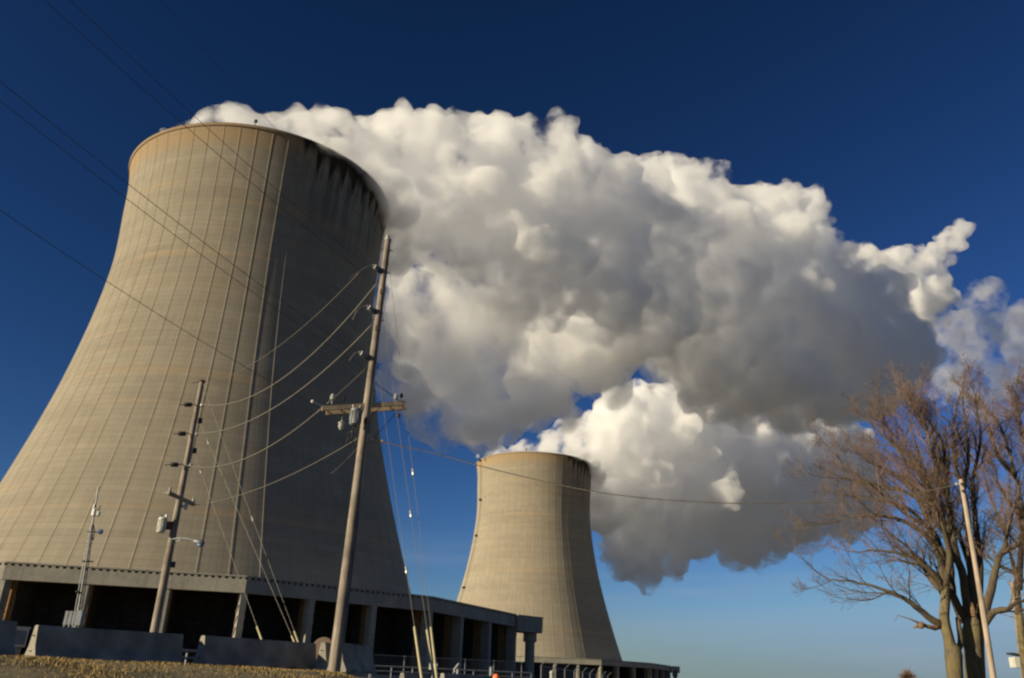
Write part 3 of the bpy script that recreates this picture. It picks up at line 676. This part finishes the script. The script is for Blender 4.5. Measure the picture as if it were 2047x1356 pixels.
for (sx,sy),dend,(ex,ey),lab,r in (((118,0),None,(745,560),'dark overhead line entering at the top left and crossing the rim of the big tower',.0068),((168,0),None,(752,545),'dark overhead line just right of its parallel neighbour near the tower rim',.0062),
      ((0,130),None,(728,715),'upper of two dark overhead lines meeting the left edge of the big tower',.0068),((0,168),None,(735,740),'lower of two dark overhead lines meeting the left edge of the big tower',.0062),
      ((0,387),None,(643,817),'lowest dark overhead line, ending at the left tip of the double crossarm',.0062),((342,0),None,(770,480),'faint topmost overhead line passing over the white steam at the rim',.0045)):
    b=at(ex,ey,25); v=ray(sx,sy); z=b.z-.2; a=EYE+v*((z-EYE.z)/v.z)
    if (a-b).length>60: a=b+(a-b).normalized()*60
    ext=a+(a-b)*.9
    # slight sag built between the far support behind the viewer and the pole
    n=40; pts=[ext.lerp(b,i/n) for i in range(n+1)]
    k0=1/(1.9)  # where a lies
    pts=[p-Vector((0,0,.55*4*(i/n)*(1-i/n))) for i,p in enumerate(pts)]
    pts=[p+Vector((0,0,.53*(1-i/n))) for i,p in enumerate(pts)]
    wire('power_line',pts,r,M_wiredk,lab,'power line',G2)
# wrapped service cable across to the right pole
a_,b_=onm(880)+perp*.15,at(1921,968,25)
img=[(745,880),(800,892),(870,907),(1000,942),(1200,985),(1400,1004),(1560,1006),(1700,1001),(1820,988),(1912,969)]
def cable():
    P=[Vector(at(x,y,25+.0*i)) for i,(x,y) in enumerate(img)]
    # even out the depth: the cable runs in the vertical plane between the two poles
    A,B=P[0],P[-1]; out=[]
    for (x,y) in img:
        v=ray(x,y); dx,dy=B.x-A.x,B.y-A.y; det=v.x*(-dy)+dx*v.y; s=((A.x-EYE.x)*(-dy)+dx*(A.y-EYE.y))/det; out.append(EYE+v*s)
    n=260; pts=[]
    xs=np.linspace(0,len(out)-1,n)
    for u in xs:
        i=min(int(u),len(out)-2); f=u-i
        p0,p1,p2,p3=out[max(i-1,0)],out[i],out[i+1],out[min(i+2,len(out)-1)]
        pts.append(.5*((2*p1)+(p2-p0)*f+(2*p0-5*p1+4*p2-p3)*f*f+(3*p1-p0-3*p2+p3)*f**3))
    q=MB(); q.tube(pts,.012,6)
    hel=[]
    m=2200
    for i in range(m):
        u=i/(m-1)*(n-1); k=min(int(u),n-2); p=pts[k].lerp(pts[k+1],u-k); t=(pts[k+1]-pts[k]).normalized(); sN=t.cross(Vector((0,0,1))).normalized(); uN=sN.cross(t); a=i*.5
        hel.append(p+(sN*math.cos(a)+uN*math.sin(a))*.016)
    q.tube(hel,.007,4)
    o=q.build('service_cable',M_wire,None,True,loc=tuple(pts[0])); tag(o,'twisted pale cable sagging across the distant tower towards the right hand pole','cable')
cable()
q=MB(); c=at(765,883,24.95); q.lathe(c,[(.02,-.06),(.06,-.04),(.05,.03),(.02,.07)],10,perp); o=q.build('dead_end_insulator',M_white,MP)
# guy wires with guards
def guy(topp,anchor_img,d1,guard_img,ins_img,label,parent_d,group):
    a=Vector(topp); b=at(anchor_img[0],anchor_img[1],d1); b=a+(b-a)*1.03
    T=thing('guy_wire',tuple(b),label,'guy wire',group)
    q=MB(); q.tube([a,b],.007,5); q.build('strand',M_wire,T)
    def near(px,py):
        best=None
        for i in range(2001):
            p=a.lerp(b,i/2000.); c=(p-EYE)@ROT; x=W_PX/2+F_PX*c.x/-c.z; y=H_PX/2-F_PX*c.y/-c.z; e=abs(y-py)
            if best is None or e<best[0]: best=(e,p,i/2000.)
        return best
    e,p,t=near(*guard_img); q=MB(); q.tube([p,p.lerp(b,.02),b],[.015,.032,.038],10); q.build('guard',M_yel,T)
    if ins_img:
        e,p,t=near(*ins_img); dv=(b-a).normalized(); q=MB(); q.lathe(p,[(.015,-.11),(.038,-.08),(.024,-.03),(.038,.03),(.038,.08),(.015,.11)],10,dv); q.build('strain_insulator',M_white,T)
    return T
Gy='guy wires beside the tall wooden pole'
guy(onm(520)+perp*.1,(874,1362),23.0,(858,1253),(826,944),'guy wire from the top of the tall pole, rightmost, with pale yellow guard',25,Gy)
guy(onm(620)+perp*.1,(868,1362),22.2,(854,1258),(822,1028),'guy wire just left of the rightmost one, its yellow guard crossing beside it',25,Gy)
guy(onm(722)+perp*.12,(844,1362),22.0,(828,1252),(813,1140),'lowest starting guy wire of the tall pole, leftmost of the three yellow guards',25,Gy)
Gy2='guy wires beside the shorter wooden pole'
guy(onl(775)+pl*.1,(601,1296),30.5,(589,1261),(505,1038),'guy wire from the tip of the shorter pole, with a white insulator halfway',34,Gy2)
guy(onl(840)+pl*.15,(594,1296),30.0,(583,1271),(413,885),'middle guy wire of the shorter pole, its guard beside another over the barrier',34,Gy2)
guy(onl(900)+pl*.15,(529,1295),29.5,(511,1252),(396,943),'lowest guy wire of the shorter pole with its guard standing alone above the barrier',34,Gy2)
# ------------------------------------------------------------------ antenna mast with cabinet panels
d=46.; AT=at(197,973,d); AB=at(150,1262,d); AB=AB+(AB-AT).normalized()*1.2
A=thing('antenna_mast',tuple(AB),'slim steel antenna mast with small antennas, left of the wooden poles','antenna mast')
def ona(py,dx=0): k=(py-973)/(1262-973.); return at(197+(150-197)*k+dx,py,d)
q=MB(); q.tube([ona(1262,0),ona(1050),],[.06,.035],8); q.tube([ona(1050),ona(1010)],.04,8); q.tube([ona(1010),AT],[.04,.03],8)
for sdx in(-7,7): q.tube([ona(1262,sdx),ona(1150,sdx*.8),ona(1050,sdx*.35)],.022,6)
for y in range(1070,1262,16): q.tube([ona(y,-6),ona(y+8,6)],.014,4); q.tube([ona(y,6),ona(y+8,-6)],.014,4)
q.tube([ona(1262,0),AB],.1,8); q.build('mast',M_mast,A)
q=MB(); q.lathe(ona(1025),[(.04,-.2),(.09,-.15),(.09,.1),(.04,.25)],10); q.box(ona(1027,6),(.22,.2,.22)); q.tube([ona(1030,-4),ona(1008,-2)],.04,6); q.tube([ona(1030,6),ona(1010,10)],.035,6); q.build('antenna',M_can,A)
q=MB(); q.tube([ona(1063,-8),ona(1064,14)],.025,6); q.lathe(ona(1063,18),[(.05,-.10),(.13,-.05),(.13,.08),(.05,.13)],10,perp); q.build('antenna',M_bluegrey,A)
q=MB(); q.tube([ona(1122,-9),ona(1123,14)],.03,6); q.tube([ona(1048,2),ona(1063,7),ona(1080,6)],.02,5); q.ball(ona(1077,5),.07); q.ball(ona(1183,-9),.06); q.build('bracket',M_steeldk,A)
c=at(145,1236,d-.6); q=MB()
for i in range(3): q.box(c+Vector((-.27+.18*i,0,0)),(.14,.16,.60))
q.box(c+Vector((.28,.1,.02)),(.28,.36,.64)); 
for i in range(3): q.tube([c+Vector((-.3+.22*i,0,-.25)),c+Vector((-.3+.22*i,0,-1.4))],.035,6)
K=q.build('equipment_cabinet',M_galv,None,loc=tuple(c)); tag(K,'ribbed grey equipment cabinets on thin legs at the foot of the antenna mast','cabinet')
# white utility cabinet between barriers
c=at(37,1275,27.5); T=thing('utility_cabinet',tuple(c-Vector((0,0,.25))),'pale utility cabinet standing in the gap between the first two barriers','cabinet')
q=MB(); Mz=Matrix.Rotation(R_(38),3,'Z'); q.box(c,(.36,.36,.46),Mz); q.box(c+Vector((0,0,.25)),(.42,.42,.05),Mz); q.build('housing',M_can,T)
q=MB(); q.box(c+Mz@Vector((0,-.185,0)),(.28,.02,.36),Mz); q.box(c+Mz@Vector((.1,-.2,0)),(.03,.02,.08),Mz); q.build('door',M_galv,T)
q=MB(); q.box(c-Vector((0,0,.42)),(.22,.22,.45),Mz); q.build('pedestal',M_bar,T)
# guard rails and pipes seen past the barriers
def rail(px0,py0,px1,py1,d0,d1,label,name,r,m,n_posts,grp=None,drop=.8):
    a,b=at(px0,py0,d0),at(px1,py1,d1); T=thing(name,tuple(a),label,name.replace('_',' '),grp)
    q=MB(); q.tube([a,b],r,8); q.tube([a-Vector((0,0,.3)),b-Vector((0,0,.3))],r*.8,8); q.build('rail',m,T)
    for i in range(n_posts+1):
        p=a.lerp(b,i/n_posts); q=MB(); q.tube([p+Vector((0,0,.05)),p-Vector((0,0,drop))],r*.9,6); q.build('post',m,T)
rail(352,1300,398,1302,44,44.5,'low steel guard rail glimpsed in the gap between two barriers','guard_rail',.06,M_galv,2)
rail(740,1331,1062,1346,60,64,'long low pipe rail running behind the yellow guy guards','pipe_rail',.05,M_galv,8)
# spool-like dark round end behind the barriers
c=at(647,1300,31.5); q=MB(); ax=(perp*.35+toC).normalized(); q.lathe(c-ax*.08,[(.02,0),(.38,.0),(.42,.03),(.42,.13),(.38,.16),(.02,.16)],28,ax); o=q.build('cable_drum_disc',mat('weathered_board',(.12,.08,.06),.9),None,loc=tuple(c)); tag(o,'dark round disc standing behind the barrier beside the tall pole','disc')
# ------------------------------------------------------------------ fences
def fence(p0,p1,n,label,h=2.2,arms=False,wirem=None,armv=None):
    p0,p1=Vector(p0),Vector(p1); T=thing('security_fence',tuple(p0),label,'fence','security fences')
    t=(p1-p0).normalized(); nn=armv or Vector((t.y,-t.x,0))
    for i in range(n+1):
        p=p0.lerp(p1,i/n); q=MB(); q.tube([p,p+Vector((0,0,h))],.035,6); 
        if arms: q.tube([p+Vector((0,0,h)),p+Vector((0,0,h+.38))+nn*.42],.028,6)
        q.build('post',M_galv,T)
    q=MB()
    for z in (.1,h-.03): q.tube([p0+Vector((0,0,z)),p1+Vector((0,0,z))],.02,5)
    if arms:
        for k in(.3,.65,1.): q.tube([p0+Vector((0,0,h+.38*k))+nn*.42*k,p1+Vector((0,0,h+.38*k))+nn*.42*k],.008,4)
    q.build('rail',M_galv,T)
    m=bpy.data.materials.get('chain_link')
    if m is None:
        m=bpy.data.materials.new('chain_link'); m.use_nodes=True; t_=m.node_tree; N=NT(t_); b=t_.nodes['Principled BSDF']; b.inputs['Base Color'].default_value=(.3,.3,.3,1); b.inputs['Metallic'].default_value=.6
        tc=N.n('ShaderNodeTexCoord'); sp=N.n('ShaderNodeSeparateXYZ'); t_.links.new(tc.outputs['Generated'],sp.inputs[0]); b.inputs['Alpha'].default_value=.10
    q=MB(); a,b2=p0+Vector((0,0,.1)),p1+Vector((0,0,.1)); up_=Vector((0,0,h-.15)); q.add([a,b2,b2+up_,a+up_],[(0,1,2,3)]); q.build('mesh_panel',m,T)
def fb_(px,py,d,h): p=at(px,py,d); return p-Vector((0,0,h))
fence(fb_(745,1308,70,2.2),fb_(1043,1323,76,2.2),5,'plain chain link fence in front of the dark bays right of the tall pole')
fence(fb_(1082,1330,58,2.2),fb_(1215,1352,96,2.2),8,'chain link fence with slanted barbed wire arms in front of the distant lit ring',arms=True,armv=Vector((.9,.2,0)))
# small post-top things along the lower edge
q=MB(); p=at(916,1331,48); q.tube([p-Vector((0,0,1.8)),p],.09,8); q.beam(p,at(921,1330,48),.1,.1); K=q.build('bollard',M_galv,None,loc=tuple(p)); tag(K,'grey steel post with a pale slanted brace behind the small low barrier','post')
q=MB(); q.beam(at(917,1329,48),at(908,1341,47.6),.06,.16); q.build('brace',M_can,K)
q=MB(); p=at(982,1336,50); q.tube([p-Vector((0,0,2)),p],.10,8); q.lathe(p,[(.10,0),(.11,.05),(.02,.1)],8); K=q.build('bollard',M_galv,None,loc=tuple(p)); tag(K,'grey steel post just left of the orange barrel','post')
p=at(992,1352,44); q=MB(); q.lathe(p,[(.2,-1.0),(.19,-.3),(.17,-.05),(.13,.06),(.05,.1),(.01,.11)],16); K=q.build('traffic_barrel',M_orange,None,True,loc=tuple(p)); tag(K,'rounded orange top of a barrel peeping over the bottom edge','barrel')
q=MB(); q.lathe(p-Vector((0,0,.5)),[(.205,0),(.205,.15)],16); q.build('reflective_band',M_white,K)
q=MB(); p=at(1103,1348,60); q.tube([p-Vector((0,0,1.5)),p],.13,8); q.ball(p+Vector((0,0,.08)),.16); q.lathe(p-Vector((0,0,.4)),[(.17,0),(.17,.15)],10); K=q.build('marker_post',M_white,None,loc=tuple(p)); tag(K,'short white and red marker post left of the barbed fence','post')
q=MB(); q.lathe(p-Vector((0,0,.75)),[(.135,0),(.135,.2)],10); q.build('red_band',M_orange,K)
q=MB(); c=at(866,1333,56); q.box(c,(.5,.3,.36)); q.tube([c-Vector((0,0,.1)),c-Vector((0,0,1.8))],.06,6); K=q.build('junction_box',M_can,None,loc=tuple(c)); tag(K,'small pale box on the pipe run between fence posts','box')
q=MB(); p=at(1350,1348,360); q.tube([p-Vector((0,0,5)),p+Vector((0,0,.6))],.12,6); q.box(p+Vector((0,0,.9)),(1.1,1.1,.8)); K=q.build('flood_light',M_steeldk,None,loc=tuple(p)); tag(K,'tiny dark lamp on a pole right of the distant ring end','lamp')
# a small roofed box at the right edge
c=at(2043,1325,48); T=thing('sign_box',tuple(c),'weathered pale box with a dark lid at the lower right edge','box')
q=MB(); q.box(c,(.9,.5,.45)); q.build('body',M_can,T); q=MB(); q.box(c+Vector((-.15,0,.33)),(.75,.5,.07),Matrix.Rotation(.15,3,'Y')); q.build('lid',M_steeldk,T)
q=MB(); q.tube([c-Vector((0,0,.2)),c-Vector((0,0,3.4))],.06,6); q.build('leg',M_pole,T)
# ------------------------------------------------------------------ bare trees
def bark_mat(name,c1,c2,c3,moss):
    m=bpy.data.materials.new(name); m.use_nodes=True; t=m.node_tree; N=NT(t); b=t.nodes['Principled BSDF']
    tc=N.n('ShaderNodeTexCoord'); mp=N.n('ShaderNodeMapping'); mp.inputs['Scale'].default_value=(9,9,1.6); t.links.new(tc.outputs['Object'],mp.inputs[0])
    a=N.noise(mp.outputs[0],1.3,7,.72); c=N.noise(tc.outputs['Object'],1.1,4,.6)
    base=N.mix(N.ramp(a,.33,.68),c1,c2); base=N.mix(N.ramp(c,.42,.62,0,moss),base,c3)
    t.links.new(base,b.inputs['Base Color']); b.inputs['Roughness'].default_value=.95
    bp=N.n('ShaderNodeBump'); bp.inputs['Strength'].default_value=1.; bp.inputs['Distance'].default_value=.05; t.links.new(a,bp.inputs['Height']); t.links.new(bp.outputs[0],b.inputs['Normal'])
    return m
M_bark=bark_mat('mossy_bark',(.055,.042,.028),(.17,.13,.08),(.16,.135,.045),.6)
M_limb=bark_mat('limb_bark',(.045,.033,.022),(.13,.09,.058),(.10,.085,.04),.5)
M_twig=mat('twig_bark',(.12,.075,.05),.9,noise_amt=.35,nscale=1.5)
M_wound=mat('torn_wood',(.17,.10,.05),.9,noise_amt=.4,nscale=8)
TREE_D=30.
def build_tree(T,limbs,trunks,seed,outc,spawn0=.25,dens=1.0,lens=1.0):
    """limbs: list of (points[(px,py,depth)], r0, r1). Builds trunk, limb, twig parts"""
    rg=random.Random(seed); big=MB(); mid=MB(); tw=MB(); cnt=[0]
    def smooth(P,R,sub=4,jit=.0):
        pts=[];rs=[]
        for i in range(len(P)-1):
            p0,p1,p2,p3=P[max(i-1,0)],P[i],P[i+1],P[min(i+2,len(P)-1)]
            for k in range(sub):
                f=k/sub; pts.append(.5*((2*p1)+(p2-p0)*f+(2*p0-5*p1+4*p2-p3)*f*f+(3*p1-p0-3*p2+p3)*f**3)+Vector((rg.uniform(-jit,jit),rg.uniform(-jit,jit),rg.uniform(-jit,jit)))); rs.append(R[i]+(R[i+1]-R[i])*f)
        pts.append(P[-1]); rs.append(R[-1]); return pts,rs
    def grow(p,dr,L,r,lev):
        cnt[0]+=1
        n=5 if lev<3 else 3; pts=[p]; rs=[r]; d=dr.normalized(); up_=Vector((0,0,1))
        for i in range(n):
            d=(d+Vector((rg.gauss(0,.17),rg.gauss(0,.17),rg.gauss(0,.15)))+up_*(.10 if lev<3 else .05)).normalized()
            pts.append(pts[-1]+d*L/n); rs.append(max(.0028,r*(1-.8*(i+1)/n)))
        (mid if lev==1 else tw).tube(pts,rs,5 if lev==1 else 3,False)
        if lev>=4: return
        nc={1:7,2:6,3:4}[lev]*dens
        nc=int(nc+rg.random())
        for k in range(nc):
            f=.15+.85*(k+rg.random())/max(nc,1); x=f*n; i=min(int(x),n-1); q=pts[i].lerp(pts[i+1],x-i); t=(pts[i+1]-pts[i]).normalized()
            ax=t.orthogonal().normalized(); a=rg.uniform(0,2*math.pi); s=(ax*math.cos(a)+t.cross(ax)*math.sin(a))
            ang=rg.uniform(.35,.85); nd=t*math.cos(ang)+s*math.sin(ang)
            grow(q,nd,L*rg.uniform(.42,.62)*(1.1-.45*f),max(.0028,r*(1-.8*f)*.65),lev+1)
    for pts,r0,r1,*rest in limbs:
        P=[Vector(at(x,y,TREE_D+o)) for x,y,o in pts]; R=[r1+(r0*1.25-r1)*(1-i/(len(P)-1))**1.25 for i in range(len(P))]
        sp,sr=smooth(P,R,4,.02+.0*r0)
        (big if r0>.085 else mid).tube(sp,sr,10 if r0>.085 else 6,True)
        tot=sum((sp[i+1]-sp[i]).length for i in range(len(sp)-1)); nb=int(tot*3.1*dens*(rest[0] if rest else 1))
        for k in range(nb):
            f=spawn0+(1-spawn0)*(k+rg.random())/nb; x=f*(len(sp)-1); i=min(int(x),len(sp)-2); q=sp[i].lerp(sp[i+1],x-i); t=(sp[i+1]-sp[i]).normalized()
            ax=t.orthogonal().normalized(); a=rg.uniform(0,2*math.pi); s=(ax*math.cos(a)+t.cross(ax)*math.sin(a)); o_=(q-outc); o_=o_.normalized() if o_.length>0 else t
            nd=(t*.75+s*.65+o_*.35+Vector((0,0,.12))).normalized(); rr=sr[i]*.5
            grow(q,nd,rg.uniform(.9,1.9)*lens*(1.15-.5*f),min(.028,max(.008,rr)),1 if rg.random()<.45 else 2)
        grow(sp[-1],(sp[-1]-sp[-3]),rg.uniform(1.,1.6)*lens,r1,1)
    for pts,rads in trunks:
        P=[Vector(at(x,y,TREE_D+o)) for x,y,o in pts]; sp,sr=smooth(P,rads,5,0)
        q=MB(); n=20; vs=[];fs=[]; ref=Vector((1,0,0))
        for i,p in enumerate(sp):
            for k in range(n):
                a=2*math.pi*k/n; rr=sr[i]*(1+.10*noise.noise(Vector((math.cos(a)*1.3,math.sin(a)*1.3,p.z*.8+seed)))+.05*math.sin(5*a+p.z)); vs.append(p+Vector((math.cos(a)*rr,math.sin(a)*rr,0)))
        for i in range(len(sp)-1):
            for k in range(n): k2=(k+1)%n; fs.append((i*n+k,i*n+k2,(i+1)*n+k2,(i+1)*n+k))
        fs.append(tuple(range(n-1,-1,-1))); fs.append(tuple((len(sp)-1)*n+k for k in range(n)))
        q.add(vs,fs); q.build('trunk',M_bark,T,True)
    big.build('limb',M_limb,T,True); mid.build('branch',M_limb,T,True); tw.build('twig',M_twig,T)
    return cnt[0]
oc=at(1925,1190,TREE_D)
fA=at(1915,1490,TREE_D); TA=thing('bare_tree',tuple(fA),'bare tree with forked mossy trunk and a torn stub, left of the pale pole','tree','bare trees')
limA=[([(1885,1180,0),(1868,1150,-.3),(1835,1120,-.6),(1790,1105,-.8),(1740,1100,-1)],.09,.025),
 ([(1884,1249,0),(1862,1238,-.2),(1830,1212,-.5),(1800,1193,-.8),(1760,1178,-1),(1705,1163,-1.1),(1660,1160,-1.1)],.10,.02,.8),
 ([(1888,1180,0),(1880,1120,-.2),(1850,1070,-.4),(1800,1040,-.6),(1750,1030,-.8),(1700,1035,-.8)],.10,.02),
 ([(1886,1185,0),(1866,1165,.3),(1845,1135,.6),(1815,1095,1.),(1770,1060,1.2)],.09,.02),
 ([(1890,1175,.1),(1885,1110,.3),(1862,1050,.5),(1835,1000,.7),(1800,960,.9),(1755,930,1)],.085,.022),
 ([(1890,1170,-.1),(1897,1110,-.3),(1880,1040,-.6),(1850,980,-.8),(1840,920,-1),(1822,860,-1)],.085,.022)]
build_tree(TA,limA,[([(1925,1500,0),(1918,1420,0),(1910,1356,0),(1906,1312,0),(1905,1296,0),(1904,1286,0)],[.27,.235,.225,.25,.20,.05]),([(1905,1315,0),(1897,1280,0),(1888,1240,0),(1889,1205,0),(1890,1175,0),(1891,1162,0)],[.23,.155,.145,.14,.125,.04]),([(1908,1312,.25),(1920,1285,.3),(1917,1255,.3),(1913,1234,.3)],[.12,.09,.075,.05])],11,oc,.2,1.,1.25)
q=MB(); P=[at(1882,1250,TREE_D),at(1868,1256,TREE_D-.2),at(1852,1252,TREE_D-.4),at(1838,1245,TREE_D-.5)]; q.tube(P,[.10,.075,.06,.03],8)
q.tube([at(1842,1249,TREE_D-.5),at(1826,1255,TREE_D-.6)],[.06,.03],6); q.tube([at(1846,1250,TREE_D-.5),at(1820,1238,TREE_D-.6),at(1795,1230,TREE_D-.7),at(1788,1244,TREE_D-.8)],[.04,.02,.012,.008],5); q.ball(at(1841,1250,TREE_D-.5),.11)
q.build('broken_stub',M_wound,TA,True)
fB=at(1958,1490,TREE_D+1); TB=thing('bare_tree',tuple(fB),'tall bare tree with the thickest olive green trunk, directly behind the pale pole','tree','bare trees')
limB=[([(1893,1060,1.2),(1862,985,.8),(1815,910,.6),(1770,875,.5),(1738,845,.4)],.075,.018),([(1895,960,.2),(1868,880,0),(1840,840,-.2),(1822,810,-.2)],.06,.016),
 ([(1860,1060,.4),(1815,1030,.2),(1755,985,0),(1695,935,-.2),(1660,900,-.3)],.05,.016),([(1928,1245,1),(1905,1190,1),(1900,1130,1),(1893,1070,1.2),(1878,1010,1.4),(1850,950,1.5),(1815,905,1.6),(1775,890,1.6)],.115,.028),
 ([(1935,1240,1),(1927,1160,.8),(1905,1080,.4),(1895,1000,.2),(1890,930,0),(1882,880,0),(1858,845,-.2)],.12,.028),
 ([(1945,1235,1),(1942,1150,1.2),(1936,1060,1.3),(1925,980,1.4),(1908,920,1.5),(1905,850,1.5),(1915,800,1.5)],.12,.028),
 ([(1955,1225,1),(1958,1130,1.4),(1950,1040,1.5),(1945,960,1.6),(1960,880,1.7),(1950,810,1.8)],.11,.028),
 ([(1965,1240,1),(1982,1180,.6),(1992,1130,.4),(2008,1090,.2),(2020,1040,0),(2035,990,0)],.12,.03),
 ([(2003,1105,.2),(2025,1095,.1),(2050,1080,0),(2080,1060,0)],.07,.03),
 ([(1968,1245,1),(1990,1222,.6),(2012,1218,.3),(2035,1205,0),(2070,1190,0)],.10,.03),
 ([(1900,1130,1),(1870,1080,.8),(1840,1040,.6),(1800,1010,.5),(1750,1000,.4),(1690,990,.4)],.08,.02),
 ([(1893,1070,1.2),(1860,1020,1),(1815,985,.8),(1760,970,.8),(1700,960,.6),(1660,955,.5)],.075,.018),
 ([(1878,1010,1.4),(1840,985,1.8),(1795,950,2.),(1740,925,2.2)],.06,.018),
 ([(1850,950,1.5),(1815,930,1.),(1780,870,.8),(1765,830,.6)],.05,.018),
 ([(1895,1000,.2),(1870,930,-.4),(1855,870,-.6),(1838,815,-.8)],.06,.018),
 ([(1942,1150,1.2),(1925,1090,2.),(1905,1040,2.4),(1890,980,2.6),(1868,900,2.8),(1862,840,2.8)],.08,.02),
 ([(1925,980,1.4),(1935,920,1),(1932,860,.6),(1925,810,.4)],.07,.02),
 ([(1930,1240,1),(1915,1215,.6),(1885,1165,.4),(1855,1135,.2),(1820,1125,0)],.09,.02)]
build_tree(TB,limB,[([(1964,1500,1),(1955,1420,1),(1950,1356,1),(1946,1300,1),(1944,1262,1),(1944,1240,1),(1945,1224,1),(1946,1216,1)],[.33,.29,.275,.29,.31,.27,.16,.04])],12,oc,.18,1.,1.0)
q=MB(); q.tube([at(1946,1233,TREE_D+.55),at(1945,1221,TREE_D+.6),at(1943,1206,TREE_D+.7)],[.05,.07,.03],6); q.build('torn_wood',M_wound,TB)
fC=at(2075,1490,TREE_D+8); TC=thing('bare_tree',tuple(fC),'bare tree partly cut off by the right edge of the picture, with dark upright stems','tree','bare trees')
limC=[([(2036,1230,8),(2033,1160,8),(2020,1110,8),(2012,1080,8)],.10,.03),([(2037,1180,8),(2042,1100,8),(2044,1030,8),(2030,953,8),(2018,907,8),(2000,854,8),(1985,828,8)],.10,.025,1.1),
 ([(2044,1060,8),(2062,980,8),(2060,920,8),(2045,867,8),(2035,828,8),(2030,804,8)],.10,.025,1.1),([(2030,953,8),(2000,920,7),(1985,887,7),(1975,854,7)],.08,.03,1.1),([(2060,960,8),(2080,894,8),(2075,841,8),(2060,814,8)],.1,.03),
 ([(2044,1040,8),(2015,1000,7.5),(1990,960,7),(1965,940,7)],.06,.02),([(2045,1100,8),(2010,1060,9),(1985,1010,9),(1970,960,9)],.06,.02),([(2040,1150,8),(2000,1130,8),(1970,1110,8)],.05,.02)]
build_tree(TC,limC,[([(2078,1500,8),(2062,1400,8),(2048,1320,8),(2038,1225,8)],[.22,.18,.15,.12])],13,at(2050,1100,TREE_D+8),.15,1.15,1.05)
# far bush on the horizon
fb2=at(1815,1400,150); T=thing('distant_tree',tuple(fb2),'tiny bare round tree on the far horizon left of the trunks','tree'); rg=random.Random(5); q=MB(); qt=MB(); qt.tube([fb2,at(1815,1356,150)],[.3,.2],7)
for i in range(420):
    a=rg.uniform(0,2*math.pi); e=rg.uniform(-.2,1.4); d0=Vector((math.cos(a)*math.cos(e),math.sin(a)*math.cos(e),math.sin(e))); c=at(1815,1358,150); L=rg.uniform(.8,1.45); q.tube([c,c+d0*L*.5+Vector((0,0,.1)),c+d0*L+Vector((rg.gauss(0,.2),rg.gauss(0,.2),rg.gauss(0,.2)))],[.04,.03,.02],3,False)
qt.build('trunk',M_bark,T); q.build('twig',M_twig,T)
